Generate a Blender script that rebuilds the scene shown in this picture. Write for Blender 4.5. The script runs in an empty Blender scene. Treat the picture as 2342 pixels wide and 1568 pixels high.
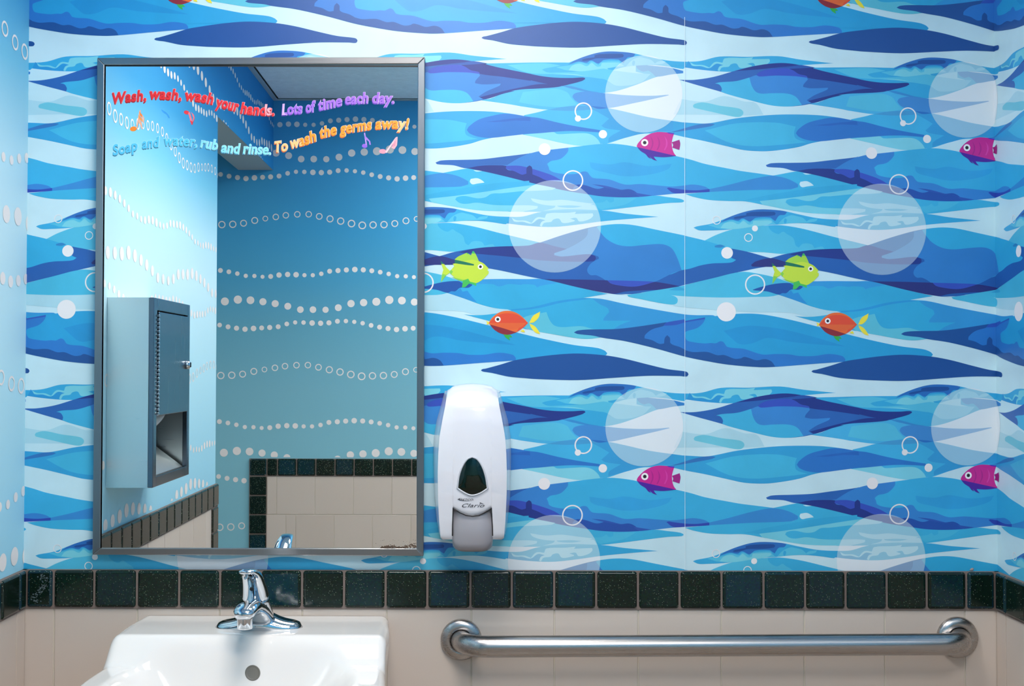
import bpy, bmesh, math, random
import numpy as np
from mathutils import Vector, Matrix
from mathutils.geometry import tessellate_polygon
random.seed(7)
C = bpy.context.scene.collection
SC = bpy.context.scene
PI = math.pi

# ------------------------------------------------------------------ camera
F_PX, CX, CY, TH, ROLL, D, CAMZ = 2647.0, 1092.0, 784.0, 0.0205, 0.0022, 2.14, 1.40
cam_d = bpy.data.cameras.new('camera'); cam = bpy.data.objects.new('camera', cam_d); C.objects.link(cam)
cam_d.sensor_width = 36.0; cam_d.lens = F_PX / 2342 * 36; cam_d.shift_x = 79 / 2342
cam_d.clip_start = 0.02
cam.matrix_world = Matrix.Translation((0, -D, CAMZ)) @ Matrix.Rotation(PI/2 + TH, 4, 'X') @ Matrix.Rotation(ROLL, 4, 'Z')
SC.camera = cam
# ------------------------------------------------------------------ light and exposure
SC.view_settings.view_transform = 'Standard'; SC.view_settings.look = 'None'
SC.view_settings.gamma = 1; SC.view_settings.use_curve_mapping = False
SC.view_settings.exposure = -0.04
w = bpy.data.worlds.new('world'); SC.world = w; w.use_nodes = True
w.node_tree.nodes['Background'].inputs[0].default_value = (0.5, 0.55, 0.6, 1)
w.node_tree.nodes['Background'].inputs[1].default_value = 0.02
LAMPS = ((-0.12, -0.78, 0.60, 0.60, 12.5), (0.36, -1.93, 0.60, 0.60, 16))      # two ceiling troffers: centre, size, watts
CEIL = 2.49
def area(name, loc, sx, sy, power, col, spread):
    l = bpy.data.lights.new(name, 'AREA'); l.shape = 'RECTANGLE'; l.size = sx; l.size_y = sy
    l.energy = power; l.color = col; l.spread = spread
    o = bpy.data.objects.new(name, l); C.objects.link(o); o.location = loc
    return o
for LX, LY, LW, LD, LPW in LAMPS:
    area('troffer_lamp', (LX, LY, CEIL - 0.024), LW - 0.06, LD - 0.06, LPW, (1.0, 0.945, 0.885), math.radians(172))
area('hallway_fill', (-1.55, -1.4, CEIL - 0.032), 0.5, 0.5, 7, (1.0, 0.97, 0.95), math.radians(160))  # added fill light in the unseen hallway, no fixture there

# ------------------------------------------------------------------ projection helpers (pixel -> place on a plane in the room)
def ray(u, v, th=TH, roll=ROLL, k=0.0):
    x, y = u - CX, CY - v
    c, s = math.cos(roll), math.sin(roll)
    x, y = c*x - s*y, s*x + c*y
    q = 1 + k*(x*x + y*y)/1e6
    a, b = x*q/F_PX, y*q/F_PX
    fw = math.cos(th) - b*math.sin(th)
    return a/fw, (math.sin(th) + b*math.cos(th))/fw
def W(u, v, t=0.0):                 # point at distance t in front of the front wall
    a, b = ray(u, v); return a*(D-t), CAMZ + b*(D-t)
def onleft(u, v, X):                # point on a plane x = X : returns (y, z)
    a, b = ray(u, v); q = X/a; return -D + q, CAMZ + b*q
# the wallpaper's own flat coordinates (lens bow taken out) and the way back
UT, UR, UK, UD = 0.009118, 0.002089, 0.017024, 2.11369
TX, TZ, SHZ = 0.6096, 0.61285, -0.001313
def Uf(u, v):
    a, b = ray(u, v, UT, UR, UK); return a*UD, b*UD
def Ub(X, Z):
    dep = UD*math.cos(UT) + Z*math.sin(UT); up = -UD*math.sin(UT) + Z*math.cos(UT)
    xd, yd = F_PX*X/dep, F_PX*up/dep; x, y = xd, yd
    for _ in range(12):
        q = 1 + UK*(x*x + y*y)/1e6; x, y = xd/q, yd/q
    c, s = math.cos(UR), math.sin(UR)
    x, y = c*x + s*y, -s*x + c*y
    return x + CX, CY - y
PX = D/F_PX
HZ = 838.0
MT = 0.0185                          # mirror plane distance from wall
XL = W(58, 900)[0]; XR = W(2279, 900)[0]
ZC1 = W(1150, 1301)[1]; ZC0 = W(1150, 1391)[1]       # cap tile band top and bottom
LROOM = 1.199*D
YB = -(LROOM + 2*MT)
YO = -(0.729*D + 2*MT)           # end of left wall (opening)
WT = 0.142                          # wall thickness at the opening
ZO = CAMZ + (838-388)*PX/0.4547     # head of the opening
HX = -2.3

# ------------------------------------------------------------------ materials
def lin(h):
    h = h.lstrip('#'); r = [int(h[i:i+2], 16)/255 for i in (0, 2, 4)]
    return tuple((c/12.92 if c <= 0.04045 else ((c+0.055)/1.055)**2.4) for c in r) + (1,)
MC = {}
def mat(name, col, rough=0.5, metal=0.0, spec=0.5, coat=0.0, mottle=0.0, mscale=6, aniso=0.0, bump=0.0, bscale=200):
    if name in MC: return MC[name]
    m = bpy.data.materials.new(name); m.use_nodes = True; MC[name] = m
    nt = m.node_tree; b = nt.nodes['Principled BSDF']
    c = lin(col) if isinstance(col, str) else col
    b.inputs['Base Color'].default_value = c; b.inputs['Roughness'].default_value = rough
    b.inputs['Metallic'].default_value = metal; b.inputs['Specular IOR Level'].default_value = spec
    b.inputs['Coat Weight'].default_value = coat; b.inputs['Coat Roughness'].default_value = 0.05
    if aniso: b.inputs['Anisotropic'].default_value = aniso
    tc = nt.nodes.new('ShaderNodeTexCoord')
    if mottle:
        n = nt.nodes.new('ShaderNodeTexNoise'); n.inputs['Scale'].default_value = mscale; n.inputs['Detail'].default_value = 5
        n.inputs['Distortion'].default_value = 0.6
        nt.links.new(tc.outputs['Object'], n.inputs['Vector'])
        mr = nt.nodes.new('ShaderNodeMapRange'); mr.inputs[1].default_value = 0.3; mr.inputs[2].default_value = 0.7
        mr.inputs[3].default_value = 1 - mottle; mr.inputs[4].default_value = 1 + mottle
        nt.links.new(n.outputs[0], mr.inputs[0])
        mx = nt.nodes.new('ShaderNodeMix'); mx.data_type = 'RGBA'; mx.blend_type = 'MULTIPLY'; mx.inputs[0].default_value = 1
        mx.inputs[6].default_value = c; nt.links.new(mr.outputs[0], mx.inputs[7]); nt.links.new(mx.outputs[2], b.inputs['Base Color'])
    if bump:
        n2 = nt.nodes.new('ShaderNodeTexNoise'); n2.inputs['Scale'].default_value = bscale
        nt.links.new(tc.outputs['Object'], n2.inputs['Vector'])
        bp = nt.nodes.new('ShaderNodeBump'); bp.inputs['Strength'].default_value = bump; bp.inputs['Distance'].default_value = 0.002
        nt.links.new(n2.outputs[0], bp.inputs['Height']); nt.links.new(bp.outputs[0], b.inputs['Normal'])
    return m
def paper(h, mottle=0.05):
    c = lin(h)
    if c[2] > c[0]*1.15 and c[1] > c[0]*0.8: q = min(1, max(0, (0.62-c[0])/0.35)); c = (c[0]*(1-0.20*q), c[1]*(1-0.10*q), c[2]*(1-0.14*q), 1)      # blue inks
    m = mat('paper_'+h.strip('#'), c, rough=0.4, spec=0.5, mottle=mottle, mscale=9)
    m['hex'] = '#'+h.strip('#'); return m
def veil(name, h, a):
    if name in MC: return MC[name]
    m = mat(name, h, rough=0.5, spec=0.25); b = m.node_tree.nodes['Principled BSDF']; b.inputs['Alpha'].default_value = a
    return m
def chrome(name='chrome', c='#D8DCE2', r=0.06): return mat(name, c, rough=r, metal=1)
def brushed(name, c, r, vec, bmp=0.08):
    if name in MC: return MC[name]
    m = mat(name, c, rough=r, metal=1); nt = m.node_tree; b = nt.nodes['Principled BSDF']
    tc = nt.nodes.new('ShaderNodeTexCoord'); mp = nt.nodes.new('ShaderNodeMapping'); mp.inputs['Scale'].default_value = vec
    n = nt.nodes.new('ShaderNodeTexNoise'); n.inputs['Scale'].default_value = 1; n.inputs['Detail'].default_value = 4
    nt.links.new(tc.outputs['Object'], mp.inputs[0]); nt.links.new(mp.outputs[0], n.inputs['Vector'])
    mr = nt.nodes.new('ShaderNodeMapRange'); mr.inputs[3].default_value = r-0.08; mr.inputs[4].default_value = r+0.12
    nt.links.new(n.outputs[0], mr.inputs[0]); nt.links.new(mr.outputs[0], b.inputs['Roughness'])
    bp = nt.nodes.new('ShaderNodeBump'); bp.inputs['Strength'].default_value = bmp; bp.inputs['Distance'].default_value = 0.0005
    nt.links.new(n.outputs[0], bp.inputs['Height']); nt.links.new(bp.outputs[0], b.inputs['Normal'])
    return m

# ------------------------------------------------------------------ mesh helpers
def link(name, me, parent=None, mats=(), smooth=False):
    for m in mats: me.materials.append(m)
    if smooth:
        for p in me.polygons: p.use_smooth = True
    o = bpy.data.objects.new(name, me); C.objects.link(o)
    if parent: o.parent = parent
    return o
def mesh(name, vs, fs, parent=None, mats=(), mi=None, smooth=False):
    me = bpy.data.meshes.new(name); me.from_pydata(vs, [], fs); me.update()
    if mi is not None: me.polygons.foreach_set('material_index', mi)
    return link(name, me, parent, mats, smooth)
def fromB(name, bm, parent=None, mats=(), smooth=False):
    me = bpy.data.meshes.new(name); bmesh.ops.recalc_face_normals(bm, faces=bm.faces[:]); bm.to_mesh(me); bm.free()
    return link(name, me, parent, mats, smooth)
def box(bm, x0, x1, y0, y1, z0, z1):
    v = [bm.verts.new(p) for p in ((x0,y0,z0),(x1,y0,z0),(x1,y1,z0),(x0,y1,z0),(x0,y0,z1),(x1,y0,z1),(x1,y1,z1),(x0,y1,z1))]
    for f in ((0,3,2,1),(4,5,6,7),(0,1,5,4),(1,2,6,5),(2,3,7,6),(3,0,4,7)): bm.faces.new([v[i] for i in f])
def bevel(o, w, seg=3, ang=30):
    m = o.modifiers.new('bevel', 'BEVEL'); m.width = w; m.segments = seg; m.limit_method = 'ANGLE'; m.angle_limit = math.radians(ang)
    m.harden_normals = False; return o
def smooth(o):
    for p in o.data.polygons: p.use_smooth = True
    return o
def thing(name, label, cat, loc=(0,0,0), group=None):
    o = bpy.data.objects.new(name, None); C.objects.link(o); o.location = loc; o.empty_display_size = 0.05
    o['label'] = label; o['category'] = cat
    if group: o['group'] = group
    bpy.context.view_layer.update()
    return o
def under(o, root):                    # parent a world-placed mesh to a thing standing at its own base
    o.parent = root; o.matrix_parent_inverse = root.matrix_world.inverted(); return o
def struct(o): o['kind'] = 'structure'; return o
def rings(name, rs, parent, mats, cap=True, smooth_=True, sub=0, closed=False):   # loft through rings of points
    bm = bmesh.new(); R = [[bm.verts.new(p) for p in r] for r in rs]; n = len(rs[0])
    for i in range(len(R)-1):
        for j in range(n): bm.faces.new((R[i][j], R[i][(j+1) % n], R[i+1][(j+1) % n], R[i+1][j]))
    if cap and not closed:
        bm.faces.new(R[0][::-1]); bm.faces.new(R[-1])
    o = fromB(name, bm, None, mats, smooth_)
    if sub:
        s = o.modifiers.new('sub', 'SUBSURF'); s.levels = sub; s.render_levels = sub
    if parent: under(o, parent)
    return o
def ell(c, u, v, n=24, p=2.0):
    out = []
    for k in range(n):
        a = 2*PI*k/n; ca, sa = math.cos(a), math.sin(a)
        out.append(tuple(Vector(c) + Vector(u)*math.copysign(abs(ca)**(2/p), ca) + Vector(v)*math.copysign(abs(sa)**(2/p), sa)))
    return out
def catmull(pts, n=5, closed=True, corner=62):
    P = [Vector(p) for p in pts]; N = len(P); out = []
    def isc(i):
        if not closed and i in (0, N-1): return True
        a = P[i]-P[i-1]; b = P[(i+1) % N]-P[i]
        if a.length < 1e-9 or b.length < 1e-9: return True
        return a.angle(b) > math.radians(corner)
    cr = [isc(i) for i in range(N)]
    for i in range(N if closed else N-1):
        p1, p2 = P[i], P[(i+1) % N]
        L = (p2-p1).length
        def tan(j, prv, nxt):
            if cr[j]: return None
            a = prv - P[j]; b = nxt - P[j]
            d = (nxt-prv); d = d/max(d.length, 1e-9); return d
        t1 = tan(i, P[i-1], P[(i+1) % N]); t2 = tan((i+1) % N, P[i], P[(i+2) % N])
        d = (p2-p1)
        t1 = d if t1 is None else t1*L; t2 = d if t2 is None else t2*L
        for k in range(n):
            s = k/n; h00 = 2*s**3-3*s*s+1; h10 = s**3-2*s*s+s; h01 = -2*s**3+3*s*s; h11 = s**3-s*s
            out.append(p1*h00 + t1*h10 + p2*h01 + t2*h11)
    if not closed: out.append(P[-1])
    return out

# ------------------------------------------------------------------ the ocean wallpaper, traced shape by shape
ORG = {'1': (1160,110), '2': (1540,110), '3': (1160,360), '4': (1540,360), '5': (1160,620), '6': (1540,620)}
def parse(s, dx=0, dy=0):
    out = []
    reg, plus = '1', 0
    for tok in s.split():
        if tok[0] in 'R':
            reg = tok[1]; plus = tok.count('+') - tok.count('-'); continue
        x, y = map(float, tok.split(','))
        X, Z = Uf(ORG[reg][0] + x/5.576 + dx, ORG[reg][1] + y/5.576 + dy)
        out.append((X + plus*TX, Z + plus*SHZ))
    return out
SH = []      # (material, points in wallpaper coordinates)
def S(col, s, n=5, corner=62, dx=0, dy=0, mottle=0.06):
    m = col if not isinstance(col, str) else paper(col, mottle)
    SH.append((m, [tuple(p) for p in catmull(parse(s, dx, dy), n, True, corner)]))
def disc(col, reg, cx, cy, r):
    SH.append((col if not isinstance(col, str) else paper(col, 0.0), parse_circle(reg, cx, cy, r)))
def parse_circle(reg, cx, cy, r, n=48):
    return [Uf(ORG[reg][0] + (cx + r*math.cos(2*PI*k/n))/5.576, ORG[reg][1] + (cy + r*math.sin(2*PI*k/n))/5.576) for k in range(n)]
def ring_(col, reg, cx, cy, r, wd, n=48):
    o = parse_circle(reg, cx, cy, r, n); i = parse_circle(reg, cx, cy, r-wd, n)
    SH.append((paper(col, 0.0), ('ring', o, i)))
PALE, PALE2 = '#C8E4EE', '#B4DAEA'
CY1, CY2, SKY, SKY2 = '#86D6EC', '#5CC4EA', '#38AEE6', '#2A9ADF'
MID, MID2, BLU, DKB = '#3585D4', '#2A70C6', '#2560B4', '#1C509F'
NAV, NAV2, VIO = '#21348C', '#2C2F7E', '#3A52C4'
# upper light wave
S(SKY, 'R2 1650,250 1800,248 2342,245 R1+ 0,188 450,182 900,185 1300,190 1640,205 1850,225 2080,250 2245,290 2245,320 2100,335 1900,370 1640,470 1400,545 1220,570 1050,550 850,500 700,480 500,520 0,500 R2 2000,420')
S(CY1, 'R1 270,285 480,225 600,240 760,290 830,285 900,255 1080,265 1270,255 1310,285 1500,240 1640,225 1640,300 1760,330 1600,420 1400,410 1250,395 1050,370 900,350 700,335 400,320')
S(CY2, 'R1 0,215 450,190 700,225 900,270 1200,260 1400,290 1640,320 1830,330 1700,440 1400,480 1250,400 1050,370 850,330 500,330 250,310')
S(MID, 'R1 1640,205 1850,225 2080,250 2245,290 2245,320 2100,335 1900,365 1860,330 1800,290 1730,300 1660,260')
WX = ('R4 258,895 300,878 500,840 700,765 900,695 1050,665 1200,662 1400,680 1600,725 1850,775 2095,792 R3+ 200,752 440,693 800,690 1200,675 1500,715 1750,740 1930,757 1750,768 1400,795 1200,815 900,855 650,882 450,884 200,865 0,840 R4 2057,885 1900,860 1700,838 1500,840 1330,855 1200,860 1000,885 760,915 600,925 450,930 330,928')
XC = [(MID2, '590,830 700,765 900,695 1050,665 1200,662 1400,680 1450,695 1420,730 1350,740 1300,810 1270,790 1230,765 1050,770 980,815 900,780 870,780 830,805 730,790 650,812'),
      (DKB, '765,770 800,755 930,735 930,710 1000,695 1280,693 1305,710 1290,735 1150,748 950,750 880,770 790,783'),
      (CY2, '440,865 480,855 600,840 650,830 750,800 850,825 880,795 910,795 980,835 1010,800 1240,785 1280,825 1310,850 1200,858 1000,885 760,915 650,910 560,900 500,880'),
      (CY1, '600,900 650,840 750,820 830,850 880,815 900,810 960,855 1010,850 1020,808 1240,803 1262,825 1200,858 1000,885 760,915'),
      (CY2, '1330,855 1400,780 1500,735 1560,745 1650,770 1700,815 1740,790 1840,778 1820,810 1720,830 1600,835 1500,840'),
      (SKY, '1410,800 1425,775 1445,790 1440,830 1425,845 1412,830')]
XL2 = (CY1, 'R3 60,770 120,800 230,805 310,835 380,765 480,770 510,715 760,705 880,693 860,720 1090,712 1095,745 1040,790 920,815 880,770 800,780 860,800 860,812 760,835 700,830 660,780 590,790 560,820 470,835 440,882 415,870 440,820 490,800 400,785 310,842 200,820 90,815')
XD = (SKY2, 'R3 40,755 60,780 120,815 230,820 310,845 400,785 480,800 430,830 420,880 200,865 0,840')
def crest(dx, dy):
    S(SKY, WX, dx=dx, dy=dy, corner=75)
    for c, s in XC: S(c, 'R4 '+s, dx=dx, dy=dy)
    S(XD[0], XD[1], dx=dx, dy=dy, n=3)
    S(XL2[0], XL2[1], dx=dx, dy=dy)
crest(-347, -361)
# sweep below it
S('#4DB6EC', 'R2 1650,700 1850,690 2100,580 2342,540 R1+ 0,480 700,470 830,520 1000,552 1220,570 1450,595 1700,608 1900,606 2050,595 2062,602 1900,640 1600,705 1300,765 1060,785 520,785 200,745 0,705 R2 2342,820 2100,770')
S(CY2, 'R1 200,560 600,520 760,560 820,640 900,720 700,750 450,740 150,690', mottle=0.1)
S('#4690DC', 'R1 830,620 850,585 900,565 1000,552 1220,572 1450,597 1700,608 1900,606 2050,595 2062,602 1900,640 1600,705 1300,765 1200,752 1060,738 960,715 870,670')
S('#3A90D8', 'R1 700,482 800,482 900,505 1050,545 1180,565 1000,553 830,520')
# navy wave
S('#2E66BA', 'R2 70,402 130,405 280,403 520,365 800,285 1050,225 1300,192 1480,195 1700,235 1900,290 2100,335 2342,388 R1+ 200,305 400,350 600,375 830,380 960,374 990,382 994,395 950,420 800,460 650,495 400,515 200,525 50,545 R2 2150,600 2000,635 1850,685 1700,720 1600,735 1450,745 1250,730 1000,670 700,590 600,555 300,470')
S(NAV, 'R2 780,292 1050,225 1300,193 1480,195 1700,235 1900,290 2100,335 2342,388 R1+ 200,305 400,350 600,375 830,380 960,374 990,382 994,395 950,420 800,460 690,480 500,455 300,410 R2 2342,475 2000,420 1720,380 1600,330 1480,262 1800,248 1650,225 1400,240 1100,270')
S('#2A58B0', 'R2 1500,232 1620,215 1810,248 1600,252 1430,258 1200,270 1090,305 1300,250')
S(NAV, 'R2 1690,680 1850,640 2100,580 2342,535 R1+ 200,490 400,460 540,460 700,475 650,495 400,515 200,525 50,545 R2 2150,600 2000,635 1850,685 1760,697')
S('#45B8EA', 'R2 530,450 600,435 800,420 970,375 1000,480 1050,555 1120,580 1250,575 1450,580 1560,620 1640,725 1450,745 1250,730 1000,670 700,590 610,555 618,520 600,480 575,460')
S('#3E8CDC', 'R2 970,375 1060,345 1100,360 1300,350 1550,358 1700,375 1715,400 1660,465 1655,495 1750,512 1975,505 1960,530 1800,600 1700,665 1760,697 1640,725 1560,620 1450,580 1250,575 1120,580 1050,555 1000,480')
S(VIO, 'R2 1060,345 1090,310 1200,275 1430,258 1520,280 1600,330 1700,355 1712,378 1550,358 1300,350 1100,362')
# pale capsule
S(PALE2, 'R2 100,650 400,682 650,610 900,680 1050,700 1150,850 850,860 600,850 0,848 60,720')
S('#78CCE6', 'R2 250,735 270,712 380,692 600,735 830,768 885,800 890,840 850,875 760,872 500,815 300,770 260,758')
# lens waves of the middle band
S('#45B6EC', 'R1 215,855 400,815 520,785 1000,740 1280,765 1500,810 1800,880 2100,930 2250,948 2260,1135 2130,1100 1900,1088 1700,1095 1500,1145 1270,1218 1200,1220 940,1245 700,1210 500,1165 200,1103')
S('#3AA2E2', 'R1 1060,770 1280,765 1800,880 2250,948 2260,1060 1800,1075 1500,1145 1290,1200 1300,1140 1450,1050 1250,1020 1200,990 1300,900 1180,830')
S('#8AD8F0', 'R1 200,1103 400,1085 590,1070 640,1095 800,1090 1000,1085 1090,1110 1160,1170 1190,1222 940,1245 700,1210 500,1165')
S('#4AA0DC', 'R1 520,785 700,750 870,738 1060,738 1280,765 1100,782 800,800 600,793')
S('#2A74CC', 'R1 1060,738 1200,750 1285,765 1160,775')
S('#36A6E2', 'R2 0,938 220,952 400,962 520,948 800,895 1200,855 1500,845 1850,855 2100,885 2342,930 R1+ 400,890 650,950 900,1000 1180,1045 1190,1075 900,1058 700,1060 400,1085 R2 2342,1140 2100,1165 1900,1185 1750,1215 1600,1260 1350,1300 1150,1315 900,1300 700,1255 400,1185 150,1135 0,1100')
S('#48BCEA', 'R2 400,1050 800,960 1300,950 1560,1000 1540,1080 1560,1150 1700,1200 1400,1230 1000,1250 700,1200', mottle=0.08)
S('#2E78D0', 'R2 2050,885 2342,930 R1+ 400,890 650,950 900,1000 1180,1045 1190,1075 900,1058 700,1060 400,1085 R2 2342,1140 2100,1165 1850,1188 1700,1170 1600,1130 1562,1085 1590,1040 1700,960 1850,915')
S('#2A68C4', 'R2 1800,985 2050,955 2342,930 R1+ 300,930 200,925 0,925 R2 2200,970 1950,990')
S('#3578C4', 'R1 2020,1078 2119,1062 R2 250,990 400,962 500,963 530,972 480,995 250,1035 0,1072')
# big swell with dark tongue
UTOP = 'R4 1178,98 1250,73 1500,68 1750,62 2000,35 2342,-5 R1+ 400,1315 780,1268 '
S('#3DB4EA', UTOP + '1100,1230 1270,1218 1400,1222 1600,1250 1850,1310 2150,1375 2342,1422 R2+ 400,1475 700,1535 R4+ 850,170 1100,205 1270,230 1400,255 1500,290 1590,340 1590,378 1500,405 1300,412 1000,415 700,430 450,440 150,455 R3+ 2119,463 1900,485 1690,503 1450,508 1200,495 1000,465 700,415 400,345 R4 2342,360 1900,245 1600,180 1400,135 1200,120')
S('#35A6E6', 'R3+ 1050,60 1300,90 1500,60 1800,110 2100,80 2050,150 1800,220 1500,240 1250,190 1080,140', mottle=0.1)
S('#3A8EDA', 'R4+ 450,405 700,350 1000,275 1270,231 1400,255 1500,290 1590,340 1590,378 1500,405 1300,412 1000,415 700,430 450,440')
S('#3A88DA', UTOP + '775,1320 700,1400 640,1425 560,1440 510,1475 530,1520 R3+ 540,160 600,190 750,212 900,205 960,180 1020,185 1060,235 1100,262 1300,280 1500,345 1700,338 1900,355 2100,370 R4+ 130,358 250,345 380,365 450,400 462,440 150,455 R3+ 2119,463 1900,485 1690,503 1450,508 1200,495 1000,465 700,415 400,345 R4 2342,360 1900,245 1600,180 1400,135 1200,120')
S('#2C68BE', 'R4 1178,98 1250,73 1500,68 1750,62 2000,35 2342,-5 R1+ 300,1333 150,1400 0,1490 R4 2080,140 1750,140 1570,176 1400,135 1200,120')
S(VIO, 'R4 2050,150 2200,148 2320,172 R3+ 500,200 600,240 690,292 500,300 400,260 322,225 246,215 R4 2300,265 2240,262 2140,215 2050,185')
S(NAV, 'R4 1570,176 1750,143 2000,142 2060,150 2050,180 2080,202 2150,215 2250,262 2290,255 R3+ 246,205 250,130 285,101 315,125 322,215 400,245 500,290 700,310 880,350 1000,355 1150,400 1290,373 1450,410 1560,404 1640,440 1690,503 1450,508 1200,495 1000,465 700,415 400,345 R4 2342,360 1900,245 1600,180')
S('#2552B0', 'R3+ 880,350 1000,355 1150,400 1290,373 1450,410 1560,404 1640,440 1690,503 1450,508 1200,495 1000,465 820,430')
S('#3148B8', 'R3+ 2035,392 2060,383 2119,392 R4+ 150,412 300,418 462,402 462,440 150,455 R3+ 2119,452')
S('#3058B8', 'R3+ 1080,340 1250,360 1450,410 1640,450 1850,485 1690,500 1600,440 1400,410 1250,385')
# wave below with light streaks
S('#40B6E8', 'R4 150,465 450,440 1000,415 1500,405 1590,378 1590,340 1500,290 1400,255 1270,231 1560,178 1600,180 1900,245 2342,360 R3+ 400,345 700,415 1000,465 1200,495 1450,508 1690,503 1900,487 2050,505 2200,525 2250,545 2255,560 2230,572 2050,580 1700,620 1400,655 1200,675 900,690 440,693 0,690 R4 2100,725 1900,718 1700,705 1450,665 1200,615 920,560 700,555 450,540 250,500')
S('#38AEE4', 'R4 900,545 1200,480 1500,430 1900,370 2342,340 2342,390 2000,450 1750,480 1400,525 1100,555', mottle=0.08)
S('#7ED2EC', 'R4 1100,555 1400,525 1750,480 2100,430 2342,400 R3+ 400,350 620,390 570,412 200,430 R4 2250,470 2000,495 1880,500 1800,545 1700,555 1550,525 1450,540 1430,570 1480,610 1560,625 1700,610 1900,640 2100,648 2342,650 R3+ 390,620 380,650 200,688 R4 2342,735 2100,725 1900,718 1700,705 1450,665 1200,615 1140,600')
S('#7ED2EC', 'R3+ 300,520 500,550 700,540 900,565 1100,590 1000,620 800,610 600,615 450,600 330,560')
S('#7ED2EC', 'R3+ 460,680 600,640 620,600 660,630 850,640 1100,605 1150,670 800,660 600,668')
S('#4FBFEA', 'R3+ 1100,580 1220,570 1270,540 1310,575 1360,560 1360,515 1650,515 1500,600 1250,650 1190,660')
S(PALE, 'R4 1610,345 1620,310 1700,302 1760,330 1790,358 1700,370 1640,378')
S(PALE, 'R4 1650,200 1700,203 1760,212 1690,217')
# light body under the crest
S('#55C0E8', 'R4 400,1058 550,985 760,915 1000,880 1330,862 1500,880 1700,920 2000,1000 2342,1085 R3+ 420,1085 250,1115 R4 2342,1155 2000,1165 1750,1180 1430,1228 1150,1208 940,1200 700,1150')
S('#3AB2E6', 'R4 1215,865 1330,862 1500,880 1700,920 2000,1000 2342,1085 R3+ 420,1085 R4 2342,1155 1930,1165 1900,1135 1800,1155 1760,1105 1650,1100 1600,1148 1560,1120 1530,1030 1440,970 1400,945 1340,975 1270,950 1220,900')
crest(0, 0)
# great dark wave
ZB = 'R5+ 1800,260 1550,295 1350,290 900,205 440,100 R4 2342,1545 1850,1440 1400,1393 1180,1393 1010,1390 '
S('#2460B4', 'R4 990,1368 1050,1325 1240,1283 1430,1230 1750,1180 2000,1165 2342,1155 R3+ 415,1085 700,990 1000,905 1195,868 1400,848 1600,860 1900,920 2265,995 R4+ 150,998 400,1058 700,1150 940,1200 1240,1283 1430,1330 1430,1380 1400,1393 1180,1393 860,1455 R6+ 500,90 150,172 R5+ 2119,212 ' + ZB[3:])
S('#34B0E6', 'R3+ 1140,885 1195,868 1400,848 1600,860 1900,920 2265,995 R4+ 150,998 400,1058 700,1150 740,1162 740,1280 800,1305 750,1335 650,1345 500,1350 350,1375 200,1420 107,1437 R3+ 2000,1500 1300,1300')
S('#3482D2', 'R3+ 1030,905 1140,885 1195,960 1270,1040 1400,1110 1550,1132 1750,1115 1930,1103 2020,1115 2100,1160 2160,1260 2225,1437 2100,1480 1940,1560 R5+ 1880,135 1700,185 1580,197 1420,180 1280,130 1200,80 1130,50 1060,48 R3+ 1020,1440 1050,1370 1110,1320 1170,1290 1160,1262 1030,1232 700,1262 600,1245 600,1220 760,1165 950,1060 1020,990')
S(NAV, 'R4 1475,1240 1600,1205 1750,1180 2000,1165 2342,1155 R3+ 415,1085 600,1130 760,1165 600,1220 600,1245 700,1262 1030,1232 1120,1255 1132,1290 1100,1322 800,1328 400,1310 R4 2240,1310 1800,1265')
S(NAV2, 'R4 990,1370 1050,1325 1240,1283 1430,1330 1430,1378 1400,1393 1180,1393 1010,1390')
S(NAV2, 'R5+ 470,100 900,105 1280,115 1700,125 1880,135 2050,160 2200,190 2020,232 1800,240 1500,260 1350,287 900,205')
S(VIO, 'R5+ 1275,115 1700,125 1880,135 1700,185 1580,197 1420,180 1320,155')
S('#2C86CC', 'R4 525,1125 600,1110 660,1132 600,1150 530,1145')
# light waves below
S(PALE2, 'R5 1400,290 1530,300 1700,355 1950,405 2119,430 R6 0,440 150,460 560,495 1000,520 1500,530 1700,575 1900,575 2000,545 2160,515 1800,470 1340,300 1000,328 600,335 150,320 R5 2010,298')
S('#4CBDE6', 'R5 1700,272 2100,210 2265,180 R6 150,175 500,90 870,8 1100,35 1300,80 1500,150 1340,300 1000,328 600,335 150,320 0,308 R5 2010,298 1850,275')
S('#4CBDE6', 'R5 1530,300 1800,272 2010,298 2119,312 2165,340 2175,370 2160,410 2110,425 1950,405 1700,355 1550,325')
S('#36A6DC', 'R5 2060,240 2150,205 2200,200 2260,225 2255,245 2150,245')
S('#36B0E4', 'R6 1012,235 1100,205 1300,160 1480,148 1800,130 2000,125 2342,128 R5+ 440,100 900,205 1280,288 975,338 1200,352 1500,415 1900,490 2265,550 R6+ 300,560 500,560 540,575 400,612 150,650 R5+ 2000,690 1500,730 1400,820 1200,843 1050,862 900,855 600,805 240,730 R6 2342,765 2150,715 1850,650 1548,570 1650,580 1800,578 2000,550 2165,514 1950,495 1750,445 1550,370 1340,300 1200,262')
S('#2C9CE0', 'R5+ 0,490 300,460 640,380 960,342 1080,350 700,400 400,470 100,500')
S('#66C6E2', 'R5+ 230,580 500,520 540,620 600,690 700,712 950,700 1110,737 1400,735 1300,840 1200,843 1050,862 900,855 600,805 240,730 150,650')
S('#369CE0', 'R5+ 1085,350 1200,352 1500,415 1900,490 2265,550 R6+ 300,560 500,560 540,575 400,612 150,650 R5+ 2000,690 1450,735 1360,735 1450,680 1580,630 1225,630 1230,600 1300,520 1280,470 1180,420')
S('#369EE4', 'R6 1700,130 2000,125 2342,128 R5+ 440,100 640,150 430,185 380,205 350,175 200,165 R6 2250,200 2100,190 1980,220 1900,190 1700,190')
S('#2C92DC', 'R6 1340,298 1390,282 1440,282 1500,240 1530,285 1590,270 1640,340 1710,420 1550,370')
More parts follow.
